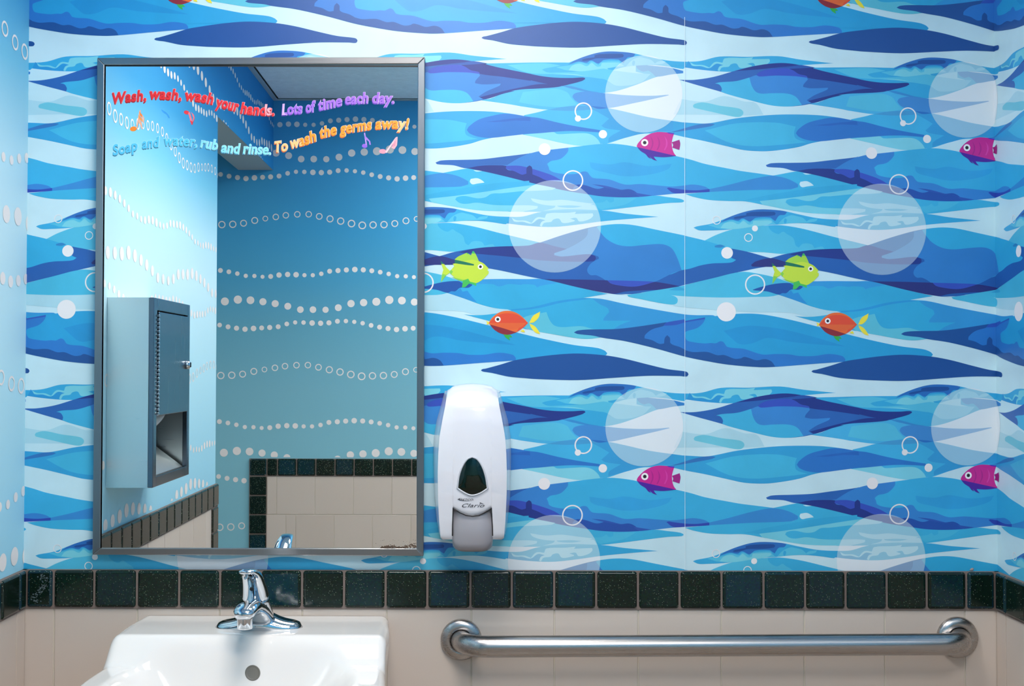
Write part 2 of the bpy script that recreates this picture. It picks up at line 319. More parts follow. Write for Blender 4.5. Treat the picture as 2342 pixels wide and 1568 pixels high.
S('#1E54AC', 'R6 1012,235 1100,205 1300,160 1480,150 1530,175 1640,190 1650,205 1600,235 1500,235 1440,280 1390,280 1340,297 1200,258 1020,242')
# lower swell
S('#2AA4E0', 'R5 850,780 900,755 1050,742 1400,735 1700,700 2265,612 R6 300,590 540,570 780,545 1000,540 1200,560 1500,620 1800,695 2342,835 R5+ 500,870 850,940 1150,978 1240,1010 1277,1045 1250,1072 900,1060 300,1110 100,1145 R6 2160,1155 1800,1180 1300,1218 1100,1222 700,1190 400,1140 150,1088 R5 1900,985 1500,890 1200,845 1100,822 900,800')
S('#2498DA', 'R6 640,760 900,700 1100,700 1400,740 1800,840 2200,960 1800,930 1500,900 1200,850 1000,920 850,930 750,860', mottle=0.1)
S('#2E7CD2', 'R5 850,780 900,755 1050,742 1400,735 1700,700 2265,612 R6 150,635 400,590 405,610 370,670 300,725 160,770 148,800 160,860 190,890 380,920 480,915 540,918 600,892 640,905 690,965 900,990 1130,1060 1300,1055 1480,1060 1600,1080 1800,1080 1980,1055 2150,1080 2190,1120 2190,1152 1800,1180 1300,1218 1100,1222 700,1190 400,1140 150,1088 R5 1900,985 1500,890 1200,845 1100,822 900,800')
S('#1F549F', 'R5 850,780 900,755 1050,742 1400,735 1700,700 2030,650 2010,690 1850,740 1760,810 1750,855 1850,880 1940,925 2000,920 2010,850 2040,815 2075,850 2085,920 2200,965 2265,1000 R6 150,1005 250,1030 430,1028 560,1070 650,1068 780,1115 860,1110 900,1092 950,1100 1060,1135 1170,1120 1250,1150 1300,1218 1100,1222 700,1190 400,1140 150,1088 R5 1900,985 1500,890 1200,845 1100,822 900,800')
S('#3258C0', 'R5 2030,655 2265,612 R6 150,632 405,588 400,610 150,652 R5 2150,685 1990,695')
S('#1B519E', 'R6 1760,1278 1780,1262 1820,1255 2000,1205 2180,1150 2342,1122 R5+ 600,1065 900,1048 1250,1072 1500,1115 1800,1190 2050,1248 2265,1275 2300,1290 2312,1315 2290,1340 2200,1335 1800,1332 1400,1355 900,1387 400,1375 R6 2342,1378 2100,1355 1900,1310 1790,1293', mottle=0.03)
# big veiled bubbles: every shape under a bubble is printed paler inside its rim
def convex_clip(poly, cir):
    n = len(cir)
    for k in range(n):
        ax, ay = cir[k]; bx, by = cir[(k+1) % n]; ex, ey = bx-ax, by-ay
        out = []; m = len(poly)
        if m < 3: return []
        f = [ex*(p[1]-ay) - ey*(p[0]-ax) for p in poly]
        for q in range(m):
            p, p2, a, b = poly[q], poly[(q+1) % m], f[q], f[(q+1) % m]
            if a >= 0: out.append(p)
            if (a >= 0) != (b >= 0):
                t = a/(a-b); out.append((p[0]+(p2[0]-p[0])*t, p[1]+(p2[1]-p[1])*t))
        poly = out
    return poly
VEIL_C, VEIL_A = '#F2EAEC', 0.56
def tint(m):
    h = m['hex']; a = [int(h[i:i+2], 16) for i in (1, 3, 5)]; b = [int(VEIL_C[i:i+2], 16) for i in (1, 3, 5)]
    return paper('#%02X%02X%02X' % tuple(round(x + (y-x)*VEIL_A) for x, y in zip(a, b)), 0.015)
base_shapes = list(SH)
for reg, vx, vy, vr in (('1', 1741, 585, 492), ('3', 606, 877, 589)):
    cir = parse_circle(reg, vx, vy, vr, 72)
    ar = sum(cir[k][0]*cir[(k+1) % 72][1]-cir[(k+1) % 72][0]*cir[k][1] for k in range(72))
    if ar < 0: cir = cir[::-1]
    cx0, cx1 = min(c[0] for c in cir), max(c[0] for c in cir); cz0, cz1 = min(c[1] for c in cir), max(c[1] for c in cir)
    SH.append((tint(paper(PALE, 0.02)), cir))
    for m, pts in base_shapes:
        tr = tessellate_polygon([[Vector((p[0], p[1], 0)) for p in pts]])
        P, T = [], []
        for i in (-1, 0, 1):
            for j in (-1, 0, 1):
                Q = [(p[0]+i*TX, p[1]+j*TZ+i*SHZ) for p in pts]
                if max(p[0] for p in Q) < cx0 or min(p[0] for p in Q) > cx1 or max(p[1] for p in Q) < cz0 or min(p[1] for p in Q) > cz1: continue
                for t in tr:
                    g = [Q[t[0]], Q[t[1]], Q[t[2]]]
                    if max(p[0] for p in g) < cx0 or min(p[0] for p in g) > cx1 or max(p[1] for p in g) < cz0 or min(p[1] for p in g) > cz1: continue
                    g = convex_clip(g, cir)
                    if len(g) > 2:
                        b = len(P); P.extend(g); T.extend((b, b+k, b+k+1) for k in range(1, len(g)-1))
        if T: SH.append((tint(m), ('tris', P, T)))
# small bubbles
WH = '#ECE7E8'
ring_(WH, '1', 971, 804, 112, 17); disc(WH, '1', 902, 898, 39); disc(WH, '1', 1220, 1098, 53); disc(WH, '1', 477, 1288, 75)
ring_(WH, '3', 838, 294, 132, 17); ring_(WH, '4', 551, 800, 54, 9); disc(WH, '4', 1040, 904, 38); ring_(WH, '4', 957, 1020, 54, 10)
disc(WH, '4', 685, 1216, 74); ring_(WH, '6', 1042, 170, 129, 17); disc(WH, '6', 675, 517, 122)
# fish
S('#C8208E', 'R1 1652,1248 1670,1210 1740,1140 1830,1090 1920,1070 2030,1075 2128,1085 2108,1150 2098,1200 2103,1270 2125,1335 2155,1375 1658,1262', mottle=0.03)
for k, x in enumerate((1850, 1935, 2030)):
    S('#B01A86' if k < 2 else '#D43CA4', 'R1 %d,1120 %d,1180 %d,1240 %d,1300 %d,1300 %d,1240 %d,1180' % (x-25, x+10, x+12, x-15, x-33, x-8, x-8), mottle=0)
S('#4A1898', 'R1 1658,1262 2155,1375 2000,1390 1868,1382 1885,1410 1912,1438 1860,1420 1812,1378 1835,1412 1798,1392 1765,1352 1700,1310', mottle=0.02)
S('#A01880', 'R1 2098,1200 2195,1168 2207,1220 2195,1298 2105,1268 2115,1235', corner=50, mottle=0.02)
S('#5A2AB4', 'R1 2030,1074 2130,1083 2122,1100 2060,1090', mottle=0)
disc('#F6F2F4', '1', 1753, 1205, 45); disc('#8A8A90', '1', 1753, 1205, 24); disc('#1A1422', '1', 1753, 1205, 20)
S('#C4DC3C', 'R4 1430,1325 1470,1292 1480,1298 1515,1270 1530,1280 1580,1242 1632,1275 1650,1225 1665,1222 1700,1280 1728,1348 1790,1380 1850,1440 1836,1462 1854,1480 1852,1506 R6 1840,70 1780,130 1700,178 1640,180 1540,158 1450,120 1385,60 R4 1368,1478 1425,1410 1405,1380 1430,1378', n=3, corner=30, mottle=0.02)
S('#A4D23E', 'R4 1430,1325 1470,1292 1515,1270 1580,1242 1632,1275 1650,1225 1665,1222 1700,1280 1720,1345 1640,1330 1540,1345', n=3, corner=30, mottle=0)
S('#3CBE62', 'R4 1640,1252 1650,1225 1665,1222 1682,1254', mottle=0); S('#3CBE62', 'R4 1574,1250 1580,1240 1605,1256 1590,1258', mottle=0)
S('#C4DC3C', 'R4 1262,1380 1300,1385 1330,1430 1372,1470 1380,1490 R6 1310,90 1262,165 1270,80 1285,20 R4 1290,1460', n=3, corner=30, mottle=0)
S('#1E7F62', 'R4 1255,1342 1300,1385 1262,1382', mottle=0)
S('#84CC4C', 'R6 1275,60 1330,70 1262,165', mottle=0); S('#84CC4C', 'R4 1365,1480 1385,1455 1410,1480 1385,1520', mottle=0)
S('#17775A', 'R4 1430,1328 1550,1355 1670,1388 1668,1405 1600,1400 1430,1375', mottle=0)
S('#84CC4C', 'R6 1385,95 1600,150 1700,178 1640,180 1540,158 1450,125', n=3, mottle=0)
S('#4CC45A', 'R6 1535,142 1600,120 1622,160 1700,178 1700,213 1640,185 1610,182 1565,226 1522,232', n=3, corner=30, mottle=0)
disc('#F2F2F0', '4', 1750, 1420, 33); disc('#1A1422', '4', 1750, 1420, 17)
S('#3CB44A', 'R6 2040,825 2120,830 2148,858 2108,860 2120,900 2070,868', n=3, corner=30, mottle=0)
S('#F0DC3C', 'R6 2245,780 2285,762 2305,797 2265,792', mottle=0)
S('#F0DC3C', 'R5+ 280,660 330,570 420,515 400,590 340,650', mottle=0); S('#F0DC3C', 'R5+ 285,665 350,700 400,760 420,802 360,780 300,710', mottle=0)
S('#F0DC3C', 'R6 1820,655 1858,665 1862,690 1825,705 1836,680', mottle=0)
S('#E8692C', 'R6 1855,680 1900,612 1990,545 2090,527 2180,545 2260,595 2342,680 2280,740 2190,800 2090,828 2000,810 1920,760', mottle=0.02)
S('#E24A2C', 'R6 1860,682 1920,620 2000,570 2090,557 2190,570 2260,610 2342,680 2280,740 2200,795 2250,700 1880,682', mottle=0)
S('#E4622E', 'R6 1870,680 2320,680 2250,735 2100,765 1960,735', mottle=0)
S('#8A2030', 'R6 1868,698 2030,745 2200,800 2090,828 2000,810 1930,768', mottle=0)
disc('#F6F2F4', '6', 1968, 634, 36); disc('#1A1422', '6', 1968, 634, 18)

# tessellate every shape, then repeat it over the front wall and on round the corner onto the right-hand wall
def clip(tri, ax, val, keep_less):
    out = []; n = len(tri)
    for i in range(n):
        p, q = tri[i], tri[(i+1) % n]
        a = (p[ax] <= val) if keep_less else (p[ax] >= val); b = (q[ax] <= val) if keep_less else (q[ax] >= val)
        if a: out.append(p)
        if a != b:
            t = (val-p[ax])/(q[ax]-p[ax]); out.append(tuple(p[k]+(q[k]-p[k])*t for k in range(2)))
    return out
EPS = 0.0000035
def grid_map():
    return None
def build_paper(xa, xb, za, zb, place, ks, mats_out):
    vs, fs, mi = [], [], []
    def add(poly, m, lay):
        if m not in mats_out: mats_out.append(m)
        b = len(vs); vs.extend(place(p[0], p[1], lay*EPS) for p in poly); fs.append(list(range(b, b+len(poly)))); mi.append(mats_out.index(m))
    base = paper(PALE, 0.02)
    add([(xa, za), (xb, za), (xb, zb), (xa, zb)], base, 0)
    for lay, (m, pts) in enumerate(SH):
        if pts and pts[0] == 'tris':
            P, tris = pts[1], pts[2]
        elif pts and isinstance(pts[0], str):
            o, inn = pts[1], pts[2]; P = o + inn; n = len(o)
            tris = []
            for k in range(n): tris += [(k, (k+1) % n, n+k), ((k+1) % n, n+(k+1) % n, n+k)]
        else:
            P = pts; tris = tessellate_polygon([[Vector((p[0], p[1], 0)) for p in P]])
        x0 = min(p[0] for p in P); x1 = max(p[0] for p in P)
        for i in ks:
            if x1 + i*TX < xa - 0.06 or x0 + i*TX > xb + 0.06: continue
            for j in (-1, 0, 1, 2):
                Q = []
                for p in P:
                    X, Z = p[0] + i*TX, p[1] + j*TZ + i*SHZ
                    if abs(X) < 1.4:
                        u, v = Ub(X, Z); Q.append(W(u, v))
                    else:
                        u, v = Ub(math.copysign(1.4, X), Z); a, b = W(u, v); Q.append((a + X - math.copysign(1.4, X), b))
                if max(q[0] for q in Q) < xa or min(q[0] for q in Q) > xb or max(q[1] for q in Q) < za or min(q[1] for q in Q) > zb: continue
                for t in tris:
                    g = [Q[t[0]], Q[t[1]], Q[t[2]]]
                    xs = [p[0] for p in g]; zs = [p[1] for p in g]
                    if min(xs) < xa: g = clip(g, 0, xa, False)
                    if len(g) > 2 and max(xs) > xb: g = clip(g, 0, xb, True)
                    if len(g) > 2 and min(zs) < za: g = clip(g, 1, za, False)
                    if len(g) > 2 and max(zs) > zb: g = clip(g, 1, zb, True)
                    if len(g) > 2: add(g, m, lay+1)
    return vs, fs, mi
def wall_slab(name, x0, x1, y0, y1, z0, z1, m, label=None):
    bm = bmesh.new(); box(bm, x0, x1, y0, y1, z0, z1); o = fromB(name, bm, None, (m,)); return struct(o)
plaster = mat('plaster', '#C9DDE4', rough=0.6)
grout_d = mat('grout_dark', '#7A6B64', rough=0.8, bump=0.3, bscale=600)
grout_l = mat('grout_light', '#D6CCBC', rough=0.8, bump=0.2, bscale=600)
wall_front = wall_slab('wall_front', XL-WT, XR+0.12, 0.001, 0.12, 0, CEIL+0.05, plaster)
wall_right = wall_slab('wall_right', XR+0.001, XR+0.12, YB-0.12, 0.001, 0, CEIL+0.05, plaster)
ml = []
vs, fs, mi = build_paper(XL, XR, ZC1-0.002, CEIL, lambda x, z, d: (x, -d, z), range(-3, 3), ml)
mesh('wallpaper', vs, fs, wall_front, ml, mi)
ml2 = []
vs, fs, mi = build_paper(XR, XR-YB, ZC1-0.002, CEIL, lambda x, z, d: (XR-d, -(x-XR), z), range(-1, 7), ml2)
mesh('wallpaper', vs, fs, wall_right, ml2, mi)
# butt seam of two paper strips
x0, _ = W(1565, 500)
mesh('paper_seam', [(x0-0.0004, -0.0026, ZC1), (x0+0.0004, -0.0026, ZC1), (x0+0.0012, -0.0026, 2.05), (x0+0.0004, -0.0026, 2.05)], [(0,1,2,3)], wall_front, (mat('seam_white', '#E2F0F6', rough=0.5),))

# ------------------------------------------------------------------ the dotted wallpaper (left wall, header, wall behind)
def ombre(name, stops):
    m = bpy.data.materials.new(name); m.use_nodes = True; nt = m.node_tree; b = nt.nodes['Principled BSDF']
    b.inputs['Roughness'].default_value = 0.6; b.inputs['Specular IOR Level'].default_value = 0.18
    tc = nt.nodes.new('ShaderNodeTexCoord'); sp = nt.nodes.new('ShaderNodeSeparateXYZ'); nt.links.new(tc.outputs['Object'], sp.inputs[0])
    mr = nt.nodes.new('ShaderNodeMapRange'); mr.inputs[1].default_value = 1.0; mr.inputs[2].default_value = 2.5
    nt.links.new(sp.outputs['Z'], mr.inputs[0])
    cr = nt.nodes.new('ShaderNodeValToRGB'); e = cr.color_ramp.elements
    for k, (z, c) in enumerate(stops):
        pos = (z-1.0)/1.5
        el = e[k] if k < 2 else e.new(pos)
        el.position = pos; el.color = lin(c)
    nt.links.new(mr.outputs[0], cr.inputs[0]); nt.links.new(cr.outputs[0], b.inputs['Base Color'])
    return m
ombre_left = ombre('paper_ombre_left', [(1.0, '#9AD4EA'), (2.5, '#2485C6'), (1.35, '#B4E0EE'), (1.65, '#C6E6F0'), (1.78, '#B8E0EE'), (1.95, '#74BFDD'), (2.1, '#3A98CC'), (2.3, '#2485C6')])
ombre_back = ombre('paper_ombre_back', [(1.0, '#86C0D0'), (2.5, '#42A0D4'), (1.3, '#7CB6C8'), (1.55, '#68AAC2'), (1.75, '#4FA2C8'), (1.95, '#42A0D0'), (2.2, '#42A0D4')])
dotm = mat('paper_dot', '#EDE6E4', rough=0.6, spec=0.18)
def crop_rows():
    rows = []
    # each row: list of (x px in mirror, y px in mirror, radius px), ring?
    c3 = lambda x, y, r: (200+x/3.92, 400+y/3.92, r/3.92)
    c4 = lambda x, y, r: (560+x/3.919, 400+y/3.919, r/3.919)
    f = [c3(1346,1120,37), c4(48,1125,35), c4(160,1138,32), c4(270,1155,32), c4(383,1178,31), c4(496,1208,30), c4(609,1208,30), c4(722,1209,28), c4(836,1190,31), c4(950,1153,33), c4(1063,1144,33), c4(1177,1136,36)]
    e = [c4(*q) for q in ((82,907,19),(155,914,18),(228,911,22),(303,898,24),(380,893,24),(456,895,25),(531,899,19),(606,899,19),(682,886,20),(757,863,22),(832,857,23),(907,851,23),(983,847,25),(1059,850,23),(1135,858,22),(1211,870,21),(1287,886,20),(1363,906,19))]
    g = [c4(*q) for q in ((77,1378,25),(150,1373,22),(222,1369,23),(298,1362,22),(375,1337,21),(450,1323,19),(525,1324,20),(602,1328,25),(678,1330,24),(753,1326,23),(829,1312,22),(905,1310,20),(980,1317,19),(1055,1329,20),(1131,1348,21),(1207,1364,22),(1283,1376,23),(1359,1385,24))]
    d = [c4(*q) for q in ((82,408,31),(177,391,25),(271,376,29),(361,361,29),(464,352,29),(566,351,29),(661,370,30),(758,392,32),(854,412,33),(951,434,34),(1048,450,35),(1145,446,33),(1243,443,33),(1340,433,31))]
    for l, rg in ((f, 0), (e, 0), (g, 0), (d, 1)):
        rows.append(([((x-CX)*PX/0.4547, CAMZ+(HZ-y)*PX/0.4547, r*PX/0.4547) for x, y, r in l], rg))
    return rows
ROWS = crop_rows()
TD = 346.6*PX/0.4547
def dots(sa, sb, za, zb, place, off, extra=None):
    """dots between s=sa..sb along a wall; off shifts the pattern"""
    vs, fs = [], []
    for l, rg in ROWS:
        for i in range(-9, 10):
            for j in (-2, -1, 0, 1, 2):
                for (x, z, r) in l:
                    s, zz = x + off + i*TD, z + j*TD*0.997
                    if s+r < sa or s-r > sb or zz+r < za or zz-r > zb: continue
                    n = 22
                    cs = [(math.cos(2*PI*k/n), math.sin(2*PI*k/n)) for k in range(n)]
                    cl = lambda s_, z_: (min(max(s_, sa), sb), min(max(z_, za), zb))
                    if rg:
                        b = len(vs); ri = r*0.72
                        vs.extend(place(*cl(s+r*c, zz+r*q)) for c, q in cs); vs.extend(place(*cl(s+ri*c, zz+ri*q)) for c, q in cs)
                        fs.extend((b+k, b+(k+1) % n, b+n+(k+1) % n, b+n+k) for k in range(n))
                    else:
                        b = len(vs); vs.extend(place(*cl(s+r*c, zz+r*q)) for c, q in cs); fs.append(list(range(b, b+n)))
    return vs, fs
def rect(place, sa, sb, za, zb): return [place(sa, za), place(sb, za), place(sb, zb), place(sa, zb)]
wall_left = wall_slab('wall_left', XL-WT, XL-0.001, YO, 0.001, 0, CEIL+0.05, plaster)
wall_head = wall_slab('wall_left_header', XL-WT, XL-0.001, YB, YO, ZO, CEIL+0.05, mat('header_paint', '#B9BDBB', rough=0.6))
wall_back = wall_slab('wall_back', HX, XR+0.12, YB-0.12, YB-0.001, 0, CEIL+0.05, plaster)
e2 = 0.0006
pl = lambda s, z: (XL, -s, z); pl2 = lambda s, z: (XL+e2, -s, z)
mesh('wallpaper', rect(pl, 0, -YO, ZC1-0.002, CEIL), [(0,1,2,3)], wall_left, (ombre_left,))
OFFL = 0.66 - (543.4-CX)*PX/0.4547
v, f = dots(0.0, -YO-0.001, ZC1+0.004, CEIL-0.01, pl2, OFFL); mesh('wallpaper_dots', v, f, wall_left, (dotm,))
mesh('wallpaper', rect(pl, -YO, -YB, ZO, CEIL), [(0,1,2,3)], wall_head, (ombre_left,))
v, f = dots(-YO+0.001, -YB-0.001, ZO+0.001, CEIL-0.01, pl2, OFFL); mesh('wallpaper_dots', v, f, wall_head, (dotm,))
pb = lambda s, z: (s, YB, z); pb2 = lambda s, z: (s, YB+e2, z)
TBX = (573-CX)*PX/0.4547            # left edge of the tiling on the wall behind
mesh('wallpaper', rect(pb, HX, XR, 0, CEIL), [(0,1,2,3)], wall_back, (ombre_back,))
v, f = dots(TBX, XR, ZC1+0.004, CEIL-0.01, pb2, 0.0); v2, f2 = dots(HX, TBX, 0.1, CEIL-0.01, pb2, 0.0)
mesh('wallpaper_dots', v+v2, f+[[i+len(v) for i in q] for q in f2], wall_back, (dotm,))
bm = bmesh.new(); box(bm, HX, XR+0.12, YB-0.12, 0.12, -0.05, 0)
floor = struct(fromB('floor', bm, None, (mat('floor_tile', '#A8988A', rough=0.35, mottle=0.15, mscale=30),)))
wall_slab('wall_hall', HX-0.12, HX, YB-0.12, 0.12, 0, CEIL+0.05, plaster)
wall_slab('wall_hall_front', HX, XL-WT, 0.001, 0.12, 0, CEIL+0.05, plaster)

# ceiling with lay-in panels and wall angle
cm = mat('ceiling_panel', '#F2F5F5', rough=0.9, mottle=0.05, mscale=40, bump=0.4, bscale=300)
bm = bmesh.new(); box(bm, HX, XR+0.12, YB-0.12, 0.12, CEIL+0.004, CEIL+0.05)
ceiling = struct(fromB('ceiling', bm, None, (mat('ceiling_gap', '#4C5254', rough=0.9),)))
bm = bmesh.new()
ys = [YB+0.024, -2.28, -1.67, -1.06, -0.022]
for a, b in zip(ys[:-1], ys[1:]): box(bm, XL+0.024, XR-0.024, a+0.0015, b-0.0015, CEIL-0.002, CEIL+0.004)
o = bevel(fromB('ceiling_panels', bm, ceiling, (cm,)), 0.002, 2)
bm = bmesh.new(); box(bm, HX, XL-WT-0.002, YB, 0, CEIL-0.002, CEIL+0.004); fromB('hall_ceiling_panels', bm, ceiling, (cm,))
am = mat('angle_trim', '#AEB9BC', rough=0.5)
for n, (a, b, c, d) in enumerate(((XL, XL+0.018, YB, 0), (XR-0.018, XR, YB, 0), (XL+0.018, XR-0.018, -0.018, 0), (XL+0.018, XR-0.018, YB, YB+0.018))):
    bm = bmesh.new(); box(bm, a, b, c, d, CEIL-0.006, CEIL-0.002); struct(fromB('trim_%d' % (n+1), bm, None, (am,)))

# ------------------------------------------------------------------ tiling
def tile_mat(name, kind):
    m = bpy.data.materials.new(name); m.use_nodes = True; nt = m.node_tree; b = nt.nodes['Principled BSDF']
    geo = nt.nodes.new('ShaderNodeNewGeometry'); tc = nt.nodes.new('ShaderNodeTexCoord')
    if kind == 'dark':
        b.inputs['Roughness'].default_value = 0.14; b.inputs['Specular IOR Level'].default_value = 0.35
        cr = nt.nodes.new('ShaderNodeValToRGB'); cr.color_ramp.elements[0].color = lin('#0A1D17'); cr.color_ramp.elements[1].color = lin('#0C303A')
        el = cr.color_ramp.elements.new(0.6); el.color = lin('#0B221C')
        nt.links.new(geo.outputs['Random Per Island'], cr.inputs[0])
        n = nt.nodes.new('ShaderNodeTexNoise'); n.inputs['Scale'].default_value = 260; n.inputs['Detail'].default_value = 3
        nt.links.new(tc.outputs['Object'], n.inputs['Vector'])
        ov = nt.nodes.new('ShaderNodeMix'); ov.data_type = 'RGBA'; ov.blend_type = 'OVERLAY'; ov.inputs[0].default_value = 0.8
        nt.links.new(cr.outputs[0], ov.inputs[6]); nt.links.new(n.outputs['Color'], ov.inputs[7])
        vo = nt.nodes.new('ShaderNodeTexVoronoi'); vo.inputs['Scale'].default_value = 300
        nt.links.new(tc.outputs['Object'], vo.inputs['Vector'])
        # a speck where a cell is tagged bright and the point is close to its centre
        lt = nt.nodes.new('ShaderNodeMath'); lt.operation = 'LESS_THAN'; lt.inputs[1].default_value = 0.19; nt.links.new(vo.outputs['Distance'], lt.inputs[0])
        sc = nt.nodes.new('ShaderNodeSeparateColor'); nt.links.new(vo.outputs['Color'], sc.inputs[0])
        gt = nt.nodes.new('ShaderNodeMath'); gt.operation = 'GREATER_THAN'; gt.inputs[1].default_value = 0.4; nt.links.new(sc.outputs[0], gt.inputs[0])
        mu = nt.nodes.new('ShaderNodeMath'); mu.operation = 'MULTIPLY'; nt.links.new(lt.outputs[0], mu.inputs[0]); nt.links.new(gt.outputs[0], mu.inputs[1])
        mu2 = nt.nodes.new('ShaderNodeMath'); mu2.operation = 'MULTIPLY'; nt.links.new(mu.outputs[0], mu2.inputs[0]); nt.links.new(sc.outputs[1], mu2.inputs[1])
        mx = nt.nodes.new('ShaderNodeMix'); mx.data_type = 'RGBA'; mx.inputs[7].default_value = lin('#B4C2A8')
        nt.links.new(mu2.outputs[0], mx.inputs[0]); nt.links.new(ov.outputs[2], mx.inputs[6]); nt.links.new(mx.outputs[2], b.inputs['Base Color'])
        bp = nt.nodes.new('ShaderNodeBump'); bp.inputs['Strength'].default_value = 0.15; bp.inputs['Distance'].default_value = 0.0006
        n3 = nt.nodes.new('ShaderNodeTexNoise'); n3.inputs['Scale'].default_value = 70; nt.links.new(tc.outputs['Object'], n3.inputs['Vector'])
        nt.links.new(n3.outputs[0], bp.inputs['Height']); nt.links.new(bp.outputs[0], b.inputs['Normal'])
    else:
        b.inputs['Roughness'].default_value = 0.22; b.inputs['Specular IOR Level'].default_value = 0.45
        cr = nt.nodes.new('ShaderNodeValToRGB'); cr.color_ramp.elements[0].color = lin('#CFC0B4'); cr.color_ramp.elements[1].color = lin('#D4C6BB')
        nt.links.new(geo.outputs['Random Per Island'], cr.inputs[0]); nt.links.new(cr.outputs[0], b.inputs['Base Color'])
        bp = nt.nodes.new('ShaderNodeBump'); bp.inputs['Strength'].default_value = 0.12; bp.inputs['Distance'].default_value = 0.002
        n3 = nt.nodes.new('ShaderNodeTexNoise'); n3.inputs['Scale'].default_value = 14; nt.links.new(tc.outputs['Object'], n3.inputs['Vector'])
        nt.links.new(n3.outputs[0], bp.inputs['Height']); nt.links.new(bp.outputs[0], b.inputs['Normal'])
    return m
TDK, TLT = tile_mat('dark_green_glaze', 'dark'), tile_mat('cream_glaze', 'light')
def tiles(name, cells, place, thick, gap, parent, m, bev, seg=3):
    """cells: (s0,s1,z0,z1) ; place(s,z,d)"""
    bm = bmesh.new()
    for (s0, s1, z0, z1) in cells:
        g = gap/2; P = []
        for d in (0.0, thick + random.uniform(-0.0002, 0.0002)):
            P.append([bm.verts.new(place(s, z, d)) for s, z in ((s0+g, z0+g), (s1-g, z0+g), (s1-g, z1-g), (s0+g, z1-g))])
        a, b = P
        bm.faces.new(b); bm.faces.new(a[::-1])
        for k in range(4): bm.faces.new((a[k], a[(k+1) % 4], b[(k+1) % 4], b[k]))
    o = fromB(name, bm, parent, (m,)); bevel(o, bev, seg); smooth(o); o.modifiers['bevel'].harden_normals = True
    return o
def wainscot(wall, place, cap_edges, tile_edges, s0, s1):
    grout = rect(lambda s, z: place(s, z, 0.0048), s0, s1, 0, ZC0); mesh('tile_grout', grout, [(0,1,2,3)], wall, (grout_l,))
    bm = bmesh.new(); q = [bm.verts.new(place(s, z, d)) for d in (0, 0.0085) for s, z in ((s0, ZC0), (s1, ZC0), (s1, ZC1-0.0015), (s0, ZC1-0.0015))]
    for f in ((4,5,6,7), (3,2,6,7), (0,1,5,4)): bm.faces.new([q[i] for i in f])
    fromB('cap_grout', bm, wall, (grout_d,))
    caps = [(a, b, ZC0+0.001, ZC1) for a, b in zip(cap_edges[:-1], cap_edges[1:])]
    tiles('cap_tiles', caps, place, 0.0125, 0.0034, wall, TDK, 0.0055, 5)
    cells = []; z = ZC0 + 0.001; r = 0; half = (tile_edges[2]-tile_edges[1])/2; h = 0.156
    while z > 0.02:
        e = list(tile_edges) if r % 2 == 0 else [s0] + [t+half for t in tile_edges[:-1] if s0+0.01 < t+half < s1-0.01] + [s1]
        for a, b in zip(e[:-1], e[1:]): cells.append((a, b, max(z-h, 0.0), z))
        z -= h; r += 1
    tiles('wall_tiles', cells, place, 0.0065, 0.0026, wall, TLT, 0.0007, 2)
fx = lambda px, py: W(px, py, 0.008)[0]
cap_px = [123, 216, 313.5, 410, 503.5, 596.5, 691, 787, 882, 977.5, 1076, 1170.5, 1267.5, 1363.5, 1459, 1554, 1650, 1746, 1841, 1933.5, 2027.5, 2119, 2209.5]
til_px = [123, 313.5, 502, 691, 884.5, 1078, 1268, 1460, 1650, 1840, 2024.5, 2207.5]
wainscot(wall_front, lambda s, z, d: (s, -d, z), [XL+0.009] + [fx(p, 1345) for p in cap_px] + [XR-0.009], [XL+0.004] + [fx(p, 1400) for p in til_px] + [XR-0.004], XL, XR)
cl = [0.0125] + [0.0125 + 0.033 + 0.0777*k for k in range(0, 30)]
def upto(l, e, mn=0.02): return [x for x in l if x < e-mn] + [e]
wainscot(wall_left, lambda s, z, d: (XL+d, -s, z), upto(cl, -YO), upto([0.007]+[0.045+0.1555*k for k in range(30)], -YO-0.0777), 0, -YO)
cr_ = [0.0125, 0.055] + [0.055+0.0777*k for k in range(1, 40)]
wainscot(wall_right, lambda s, z, d: (XR-d, -s, z), upto(cr_, -YB), upto([0.007]+[0.045+0.1555*k for k in range(30)], -YB), 0, -YB)
mx_ = lambda px: (px-CX)*PX/0.4547
XV = mx_(613)
bc = [XV] + [mx_(637)] + [mx_(637) + 0.0777*k for k in range(1, 30)]
bl = [XV] + [mx_(635)] + [mx_(635) + 0.1554*k for k in range(1, 30)]
wainscot(wall_back, lambda s, z, d: (s, YB+d, z), [TBX] + upto(bc, XR), upto(bl, XR), TBX, XR)
# upright dark edging tiles
def upright(wall, place, s0, s1):
    zz = [0.0]; z = ZC0
    c = []
    while z > 0.01: c.append((s0, s1, max(z-0.0777, 0), z)); z -= 0.0777
    tiles('edge_tiles', c, place, 0.0118, 0.004, wall, TDK, 0.004, 3)
    g = rect(lambda s, z: place(s, z, 0.0085), s0, s1, 0, ZC0); mesh('edge_grout', g, [(0,1,2,3)], wall, (grout_d,))
upright(wall_back, lambda s, z, d: (s, YB+d, z), TBX, XV)
mesh('mitre_joint', [(TBX+0.002, YB+0.0123, ZC1-0.004), (TBX+0.004, YB+0.0123, ZC1-0.002), (XV-0.001, YB+0.0123, ZC0+0.003), (XV-0.003, YB+0.0123, ZC0+0.001)], [(0,1,2,3)], wall_back, (grout_d,))
upright(wall_left, lambda s, z, d: (XL+d, -s, z), -YO-0.0777, -YO)

